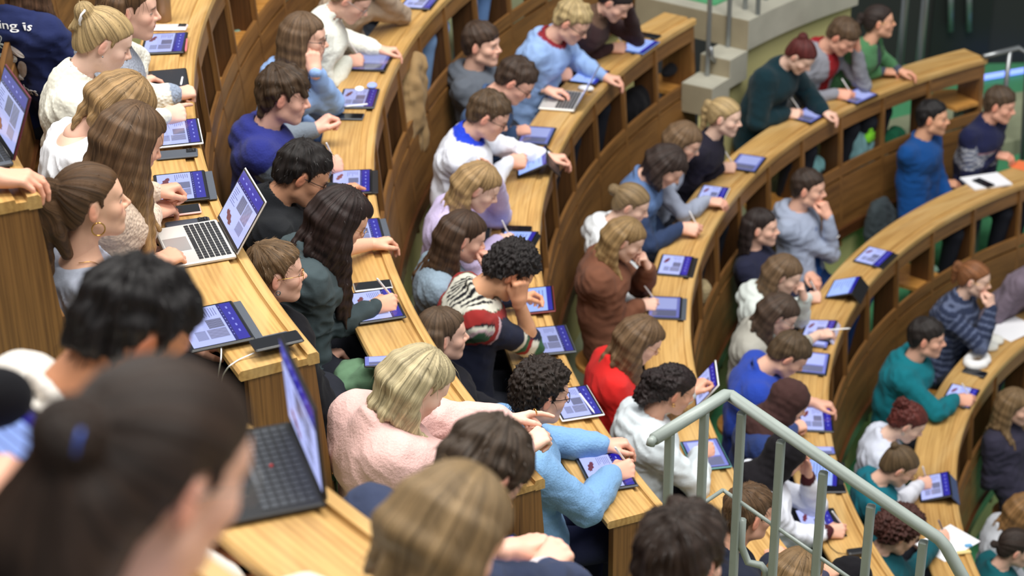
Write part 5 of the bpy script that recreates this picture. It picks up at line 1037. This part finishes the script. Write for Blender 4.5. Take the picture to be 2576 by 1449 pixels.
# pens held in hands
for key, s, lab in (('turtle', 1, 'white stylus in the hand below the turtleneck sleeve'), ('varsity', 1, 'white stylus held above the first bend of the second desk'), ('wavy', 1, 'white stylus in the hand of the person with dark wavy hair'), ('dark', 1, 'white stylus held by the person in dark brown'), ('bluecurly', 1, 'white stylus held by the blond person in light blue'),
    ('lavender', 1, 'white stylus standing up over the bright tablet'), ('fleece', 1, 'white stylus in the hand of the pale blue fleece'), ('redtee', 1, 'white stylus held beside the dark red shirt'), ('redbun', 1, 'grey stylus held by the person with the red bun'), ('blondtop', 1, 'pale stylus held beside the sheer black top'), ('denim', 1, 'white stylus held by the person with wavy dark hair in blue'),
    ('brownsweater', 1, 'white stylus held up by the brown sweatshirt'), ('curlyup', 1, 'white stylus held by the white hoodie'), ('creamhood', 1, 'white stylus held by the cream hoodie'), ('blackscarf', 1, 'white stylus in the hand with the dark red cuff'), ('teal', 1, 'white stylus held by the teal hoodie'),
    ('tealbun', 1, 'white stylus held by the person with the bun and teal vest'), ('bigcurls', 1, 'blue pen upright over the paper sheet'), ('offleft', 1, 'white stylus upright in the blurred hand at the left edge')):
    held_pen(key, s, lab, mat=plain('blue_pen', lin(52, 72, 120), .4) if key == 'bigcurls' else None)
def lying_pen(k, a, b_, label, z=.012, mat=None): stylus(at(*a, ROWZ[k]+z), at(*b_, ROWZ[k]+z), label, .0044, mat)
lying_pen(1, (455, 214), (459, 194), 'white pencil along the edge of the dark tablet'); lying_pen(3, (1352, 889), (1400, 881), 'white pencil lying before a tablet'); lying_pen(3, (1496, 1040), (1458, 990), 'white pencil on the edge of the white tablet cover', .022)
lying_pen(2, (868, 268), (925, 262), 'white pencil clipped to the tablet in the second row', .014); lying_pen(1, (467, 130), (470, 98), 'short black and pink pen beside the tablet', .006, plain('pink_pen', lin(220, 110, 120), .5)); lying_pen(1, (1358, 1440), (1322, 1405), 'white pencil beside the tablet at the bottom edge')
lying_pen(5, (2140, 826), (2085, 830), 'white stylus pointing right in the oatmeal sleeve\'s hand', .07); lying_pen(5, (2112, 592), (2098, 606), 'white stylus behind the grey hoodie', .02)
def simple(name, mb, mat, label, cat, Pt, R=None):
    o = mb.build(name, mat); tag(o, label, cat); place(o, Pt, np.eye(3) if R is None else R); return o
# charging block and cables
Pt = at(694, 868, ROWZ[1]+.001); b = MB(); b.box((-.032, -.052, 0), (.032, .052, .025), None, .006); simple('charger', b, M_GREYC, 'grey charging block under the black phone', 'charger', Pt, inward_frame(Pt, -2))
def cable(pts, label, r=.0022, mat=M_WHITE):
    b = MB(); n = 30; pts = A(pts); t = np.linspace(0, len(pts)-1, n); q = [np.array([np.interp(x, range(len(pts)), pts[:, i]) for i in range(3)]) for x in t]
    for _ in range(3): q = [q[0]]+[(q[i-1]+q[i]*2+q[i+1])/4 for i in range(1, n-1)]+[q[-1]]
    b.tube(q, r, 7); o = b.build('cable', mat, None, origin=q[0]); tag(o, label, 'cable'); return o
cable([at(640, 888, ROWZ[1]+.012), at(600, 905, ROWZ[1]+.004), at(575, 922, ROWZ[1]+.003), at(560, 945, ROWZ[1]-.08), at(556, 980, ROWZ[1]-.25)], 'white cable from the charging block over the desk edge')
cable([at(553, 858, ROWZ[1]+.014), at(557, 880, ROWZ[1]+.01), at(556, 905, ROWZ[1]+.004), at(552, 925, ROWZ[1]-.04), at(548, 960, ROWZ[1]-.2)], 'white cable plugged into the large tablet')
Pt = at(2156, 1396, ROWZ[5]+.001); b = MB(); b.box((-.05, -.024, 0), (.05, .024, .03), None, .006); simple('power_adapter', b, M_BLACK, 'black power block on the desk behind the railing', 'adapter', Pt, inward_frame(Pt, 90))
cable([at(2128, 1394, ROWZ[5]+.015), at(2105, 1390, ROWZ[5]+.004), at(2088, 1375, ROWZ[5]+.004), at(2076, 1352, ROWZ[5]+.006)], 'thin black cable from the power block', .0018, M_BLACK)
# paper, bags, bottles and garments
def sheet(k, px, py, w, d, yaw, label, mat=M_PAPER, name='paper', cat='paper', th=.002):
    Pt = at(px, py, ROWZ[k]+.0015); b = MB(); b.box((-w/2, -d/2, 0), (w/2, d/2, th)); return simple(name, b, mat, label, cat, Pt, inward_frame(Pt, yaw))
sheet(5, 2480, 458, .21, .297, 70, 'white open notebook at the far end of the fifth desk', name='notebook', cat='notebook', th=.012); phone(5, 2474, 461, 'black phone lying on the white notebook', yaw=-4, z=.013)
sheet(5, 2584, 420, .15, .2, 20, 'orange sheet at the right edge of the fifth desk', plain('orange_paper', lin(236, 120, 70), .7)); sheet(6, 2548, 828, .21, .30, 80, 'white paper at the far end of the lowest desk'); sheet(6, 2384, 1366, .21, .297, 40, 'white sheet being written on in the lower right')
def blob(name, label, cat, c, parts, mat, col, h=.008, amp=.006, fr=28, subs=(), floor=None, org=None):
    """soft things: parts = (x, y, z, rx, ry, rz) lumps in the inward frame at the point c"""
    R = inward_frame(c); P_ = A([p[:3] for p in parts]); r_ = A([p[3:] for p in parts]); f = Field((P_-r_).min(0)-.03, (P_+r_).max(0)+.03, h)
    for p in parts: f.ell(p[:3], p[3:], .03)
    for p in subs: f.ell(p[:3], p[3:], .01, 'sub')
    V, F = f.mesh(); N = vnormals(V, F); V = V+N*(amp*snoise(V*A([1, 1, .6]), fr)+amp*.5*snoise(V, fr*2.3))[:, None]
    if floor is not None: V[:, 2] = np.maximum(V[:, 2], floor)
    o = link(name, mesh_from(name, V, F, True, {'Col': np.tile(lin(col), (len(V), 1))}), mat); tag(o, label, cat); place(o, c, R); return o
blob('bag', 'flat white fabric pouch on the lowest desk', 'bag', at(2495, 862, ROWZ[6]+.02), [(-.05, 0, .0, .06, .06, .03), (.05, 0, 0, .07, .06, .028)], FAB['cotton'], (222, 222, 216), floor=-.017)
blob('headband', 'white cloth loop on the lowest desk', 'cloth', at(2458, 906, ROWZ[6]+.02), [(.085*cos(t), .055*sin(t), .0, .032, .03, .028) for t in np.linspace(0, 2*pi, 11)[:-1]], FAB['cotton'], (232, 232, 232), floor=-.018, amp=.003)
blob('coat', 'khaki coat hung under the second desk', 'coat', max(at_cyl(1042, 262, ROWR[2]+.0), key=lambda p: p[1]), [(-.05, .0, .2, .12, .06, .08), (.0, .0, .08, .16, .07, .14), (.05, -.01, -.08, .16, .07, .16), (.0, .0, -.22, .12, .06, .10)], FAB['cotton'], (156, 128, 90), amp=.016, fr=20)
blob('bag', 'teal shopping bag under the fourth desk', 'bag', max(at_cyl(2165, 372, ROWR[4]+.1), key=lambda p: p[1]), [(0, 0, 0, .15, .07, .13), (-.02, 0, -.1, .16, .08, .1), (.1, 0, .1, .06, .05, .08)], FAB['cotton'], (112, 152, 158), amp=.014, fr=18)
blob('produce', 'bright green leafy thing in the teal bag', 'plant', max(at_cyl(2188, 335, ROWR[4]+.06), key=lambda p: p[1]), [(0, 0, .03, .03, .03, .06), (.03, 0, -.04, .04, .03, .04), (-.01, 0, -.02, .03, .03, .04)], FAB['cotton'], (122, 200, 50), amp=.01, fr=40)
blob('bag', 'teal bag behind the dark haired head under the fourth desk', 'bag', max(at_cyl(2045, 420, ROWR[4]+.12), key=lambda p: p[1]), [(0, 0, 0, .12, .07, .08)], FAB['cotton'], (110, 156, 160), amp=.01)
blob('bag', 'dark green bag under the far end of the fourth desk', 'bag', max(at_cyl(2250, 345, ROWR[4]+.1), key=lambda p: p[1]), [(0, 0, 0, .11, .06, .08), (.0, 0, -.06, .12, .06, .06)], FAB['cotton'], (30, 92, 66), amp=.01)
blob('backpack', 'black bag under the far end of the third desk', 'bag', max(at_cyl(1600, 262, ROWR[3]+.1), key=lambda p: p[1]), [(0, 0, 0, .18, .08, .12), (-.03, 0, -.12, .2, .09, .12)], FAB['cotton'], (22, 22, 25), amp=.008)
blob('shoe', 'black and white sports shoe on the swing seat at the end of the third desk', 'shoe', max(at_cyl(1690, 172, ROWR[3]+.14), key=lambda p: p[1]), [(0, 0, 0, .09, .04, .04), (.05, 0, -.01, .07, .035, .03)], FAB['cotton'], (38, 38, 42), amp=.002)
blob('bag', 'beige fluffy bag under the bend of the fourth desk', 'bag', max(at_cyl(1770, 735, ROWR[4]+.06), key=lambda p: p[1]), [(0, 0, 0, .08, .06, .08), (0, 0, -.06, .07, .06, .08)], FAB['sherpa'], (186, 168, 130), amp=.01)
blob('backpack', 'dark grey bag leaning on the wall behind the fifth desk', 'bag', at_cyl(2215, 570, ROWR[5]+.58)[0] if at_cyl(2215, 570, ROWR[5]+.58)[0][1] > 9 else at_cyl(2215, 570, ROWR[5]+.58)[1], [(0, 0, 0, .16, .08, .18), (.03, 0, .1, .12, .06, .14)], FAB['cotton'], (58, 66, 70), amp=.01)
blob('jacket', 'folded green jacket between the seats below the second desk', 'jacket', at(898, 955, ROWZ[2]-.12), [(0, 0, 0, .10, .09, .05), (.05, .03, .03, .07, .06, .05), (-.06, .0, .0, .07, .07, .05)], FAB['cotton'], (96, 128, 100), amp=.012, fr=24)
blob('case', 'black padded case on the blurred desk at the left edge', 'case', at(-4, 1000, ROWZ[-1]+.05), [(0, 0, 0, .05, .05, .045)], FAB['cotton'], (18, 18, 22), amp=.001)
blob('earbud_case', 'white earbud case by the tablet in the second row', 'case', at(904, 224, ROWZ[2]+.014), [(0, 0, 0, .027, .024, .013)], FAB['cotton'], (240, 240, 240), amp=0, h=.004); blob('tissue_pack', 'small blue and white tissue pack in the second row', 'tissues', at(936, 215, ROWZ[2]+.016), [(0, 0, 0, .035, .028, .012)], FAB['cotton'], (150, 166, 232), amp=.003, h=.004)
blob('mouse', 'white computer mouse beside the grey laptop', 'mouse', at(1474, 222, ROWZ[3]+.012), [(0, 0, 0, .03, .05, .018)], FAB['cotton'], (232, 234, 238), amp=0, h=.005, floor=-.01)
cap_c = at(128, 705, ROWZ[1]+.10); o = blob('cap', 'navy baseball cap with a red underside hung at the desk end', 'cap', cap_c, [(0, 0, .03, .085, .09, .075)], FAB['cotton'], (32, 36, 56), amp=.002, subs=[(0, 0, -.06, .09, .09, .06)], h=.006)
b = MB(); n = 14; b.prism([(.075*cos(t), .05+.09*sin(t)) for t in np.linspace(0, pi, n)], .0, .005); v = link('visor', mesh_from('visor', np.concatenate(b.v), b.f, False), plain('red_visor', lin(214, 40, 40), .7), o)
def vessel(name, label, cat, Pt, prof, mat, lid=None):
    b = MB(); b.lathe(prof, 28); o = simple(name, b, mat, label, cat, Pt)
    if lid: b = MB(); b.lathe(lid[0], 28); b.build('lid', lid[1], o)
vessel('thermos', 'tapered brown flask standing on the first desk at the top', 'flask', at(412, 52, ROWZ[1]+.001), [(.001, 0), (.034, 0), (.036, .004), (.044, .2), (.042, .23), (.001, .23)], plain('bronze_flask', lin(150, 122, 94), .35, .4))
vessel('bottle', 'dark brown drink bottle before the light blue hoodie', 'bottle', at(1412, 178, ROWZ[3]+.001), [(.001, 0), (.033, 0), (.035, .004), (.035, .13), (.02, .17), (.014, .19), (.001, .19)], plain('brown_glass', lin(70, 44, 38), .15), ([(.001, .188), (.016, .188), (.016, .212), (.001, .212)], M_STEEL))
for (px, py, c, lab) in ((2436, 1375, (96, 160, 206), 'small blue eraser by the paper sheet'), (2424, 1392, (226, 206, 140), 'pale yellow highlighter by the paper sheet')):
    Pt = at(px, py, ROWZ[6]+.001); b = MB(); b.box((-.012, -.04 if c[0] > 200 else -.02, 0), (.012, .04 if c[0] > 200 else .02, .014), None, .004); simple('eraser' if c[0] < 200 else 'highlighter', b, plain('m%d' % px, lin(c), .5), lab, 'eraser' if c[0] < 200 else 'pen', Pt, inward_frame(Pt, 10))
# ================================================================ railings
def bar(b, p, q, w, t, ref=None):
    p, q = A(p), A(q); z = unit(q-p); x = unit(np.cross(z, A([0, 0, 1.]) if abs(z[2]) < .9 else (ref if ref is not None else A([1., 0, 0])))); y = np.cross(z, x); L = np.linalg.norm(q-p); b.box((-w/2, -t/2, 0), (w/2, t/2, L), frame(p, x, y, z), .004)
def railing():
    A0 = at_depth(1830, 990, 5.55); dirn = unit(A([.86, -.42, -.50]))
    tops = [(1684, 1112), (1771, 1044), (1866, 1028), (1965, 1100), (2072, 1178), (2192, 1262), (2324, 1352)]
    pl_n = unit(np.cross(dirn, A([0, 0, 1.])))
    def onp(px, py): r = ray(px, py); s = ((A0-A([0, 0, Z0]))@pl_n)/(r@pl_n); return A([0, 0, Z0])+r*s
    L0 = at(1645, 1105, A0[2]); B1 = onp(2372, 1362); B2 = B1+unit(A([.5, -.30, -.85]))*.7
    root = empty('stair_railing', A0-A([0, 0, 1.])); tag(root, 'grey-green steel railing sloping down across the lower right', 'railing'); O = A(root.location)
    b = MB(); b.tube([x-O for x in (L0, L0+(A0-L0)*.97, A0+(B1-A0)*.012, A0+(B1-A0)*.98, B1+(B2-B1)*.03, B2)], .0195, 10)
    b.build('handrail', M_RAIL, root)
    b = MB(); b.tube([L0-O, L0-O+unit(L0-A0)*.012, L0-O+unit(L0-A0)*.016-A([0, 0, .014])], .014, 8); b.build('rail_end', M_RAIL, root)
    feet = []
    for i, (px, py) in enumerate(tops):
        T = (L0+(A0-L0)*((px-1645)/185.)) if i < 2 else onp(px, py)
        T = T-A([0, 0, .012]); b = MB(); bar(b, T-A([0, 0, .98])-O, T-O, .026, .026, pl_n); b.build('post', M_RAIL, root); feet.append(T)
    b = MB(); d = A([0, 0, .355]); b.tube([L0+(A0-L0)*.3-d-O, A0-d-O+A([0, 0, .0])], .0065, 8); b.tube([A0-d-O, B1-d-O], .0065, 8); b.build('mid_rod', M_RAIL, root)
    T = feet[2]; b = MB(); q = [T+A([0, 0, -.40]), T+A([0, 0, -.50]), T+dirn*.03+A([0, 0, -.545]), T+dirn*.08+A([0, 0, -.52]), T+dirn*.10+A([0, 0, -.53]), T+dirn*.10+A([0, 0, -.98])]; b.tube([x+A([.02, 0, 0])-O for x in q], .013, 8); b.build('hook', M_RAIL, root)
    b = MB(); z1 = A([0, 0, 1.])
    e = [L0, A0, B1]; V = []; 
    for p in e: V += [p-z1*.97-pl_n*.08-O, p-z1*.97+pl_n*.08-O, p-z1*1.35+pl_n*.08-O, p-z1*1.35-pl_n*.08-O]
    F = [(0, 1, 2, 3), (8, 11, 10, 9)]+[(i*4+j, i*4+4+j, i*4+4+(j+1) % 4, i*4+(j+1) % 4) for i in range(2) for j in range(4)]; b.add(A(V), F); b.build('stone_curb', M_CONC, root)
railing()
def far_railing():
    root = empty('stair_railing', max(at_cyl(1835, 140, 5.7), key=lambda p: p[1])); tag(root, 'steel posts of the far stair railing on the stone steps', 'railing'); O = A(root.location)
    tops = []
    for (px, py) in ((1777, 235), (1830, 140), (1873, 42), (1903, 92), (1925, 22), (1981, 4), (2100, 30)):
        p = max(at_cyl(px, py, 5.62 if px in (1903,) else 5.75), key=lambda p: p[1]); b = MB(); bar(b, p-A([0, 0, .02])-O, p+A([0, 0, 1.0])-O, .03, .03, A([1., 0, 0])); b.build('post', M_STEEL, root); tops.append(p+A([0, 0, 1.]))
    b = MB(); b.tube([t-O for t in tops[:3]]+[tops[5]-O], .02, 8); b.build('handrail', M_STEEL, root)
    p = max(at_cyl(1789, 120, 5.72), key=lambda p: p[1]); b = MB(); b.tube([max(at_cyl(x, y, 5.72), key=lambda p: p[1])-O for x, y in ((1788, 118), (1790, 145), (1800, 156), (1814, 156), (1812, 200), (1807, 242))], .016, 8); b.build('hook', M_STEEL, root)
far_railing()
root = empty('desk_rail', pol(5.0, 119, ROWZ[4]-FLOOR)); tag(root, 'bent metal handrail at the far end of the fourth desk', 'railing'); O = A(root.location)
q = [at(2474, 143, ROWZ[4]+.02), at(2520, 131, ROWZ[4]+.03), at(2562, 120, ROWZ[4]+.04)]; q += [q[-1]+A([.06, -.05, -.03]), q[-1]+A([.10, -.10, -.85])]
b = MB(); b.tube([x-O for x in q], .02, 10); b.build('handrail', M_STEEL, root); b = MB(); b.tube([q[1]+(q[2]-q[1])*.5-O, q[1]+(q[2]-q[1])*.5-A([0, 0, .75])-O], .018, 10); b.build('post', M_STEEL, root)
# door with pull bars and posts in the dark end wall, lit step edge
dy = 17.18
def on_y(px, py, y): r = ray(px, py); return A([0, 0, Z0])+r*(y/r[1])
c0, c1 = on_y(2330, 200, dy), on_y(2520, -200, dy); b = MB(); b.box((c0[0], dy-.02, c0[2]), (c1[0], dy+.02, c1[2])); dr = b.build('door_1', plain('door_black', lin(30, 30, 31), .45)); tag(dr, kind='structure')
for px in (2392, 2438): p, q = on_y(px, 78, dy-.12), on_y(px, -60, dy-.12); b = MB(); b.tube([p, q], .03, 10); b.tube([p+A([0, 0, .04]), p+A([0, .12, .04])], .02, 8); b.build('door_handle', M_STEEL, dr)
for i, (px, py) in enumerate(((2268, 105), (2312, 162))):
    p = max(at_cyl(px, py, 6.2), key=lambda p: p[1]); b = MB(); b.tube([(0, 0, -.3), (0, 0, 1.4)], .03, 10); o = simple('metal_post', b, M_STEEL, ('thin steel post behind the green cardigan', 'thick steel post beside the green cardigan')[i], 'post', p)
p0, p1 = at(2462, 197, Z0-6.46), at(2640, 166, Z0-6.46); b = MB(); bar(b, p0, p1, .03, .05); m = bpy.data.materials.new('led'); m.use_nodes = True; m.node_tree.nodes['Principled BSDF'].inputs['Emission Color'].default_value = (.05, .16, 1, 1); m.node_tree.nodes['Principled BSDF'].inputs['Emission Strength'].default_value = 1.4; MATS['led'] = m
tag(b.build('light_strip', m), 'glowing blue strip along the floor edge at the top right', 'light strip')
Pt = max(at_cyl(1625, 52, 6.61), key=lambda p: p[1]); i_ = unit(A([CX, CY, Pt[2]])-Pt); x_ = np.cross(A([0, 0, 1.]), i_)
b = MB(); b.lathe([(.001, 0), (.055, 0), (.055, .012), (.040, .012), (.040, .004), (.001, .004)], 24); o = simple('round_vent', b, M_STEEL, 'small round vent on the pale wall at the end of the third desk', 'vent', Pt, np.stack([x_, np.cross(i_, x_), i_], 1))
b = MB(); b.lathe([(.001, .004), (.038, .004), (.038, .006), (.001, .006)], 24); b.build('vent_face', plain('vent_blue', lin(150, 160, 226), .4), o)
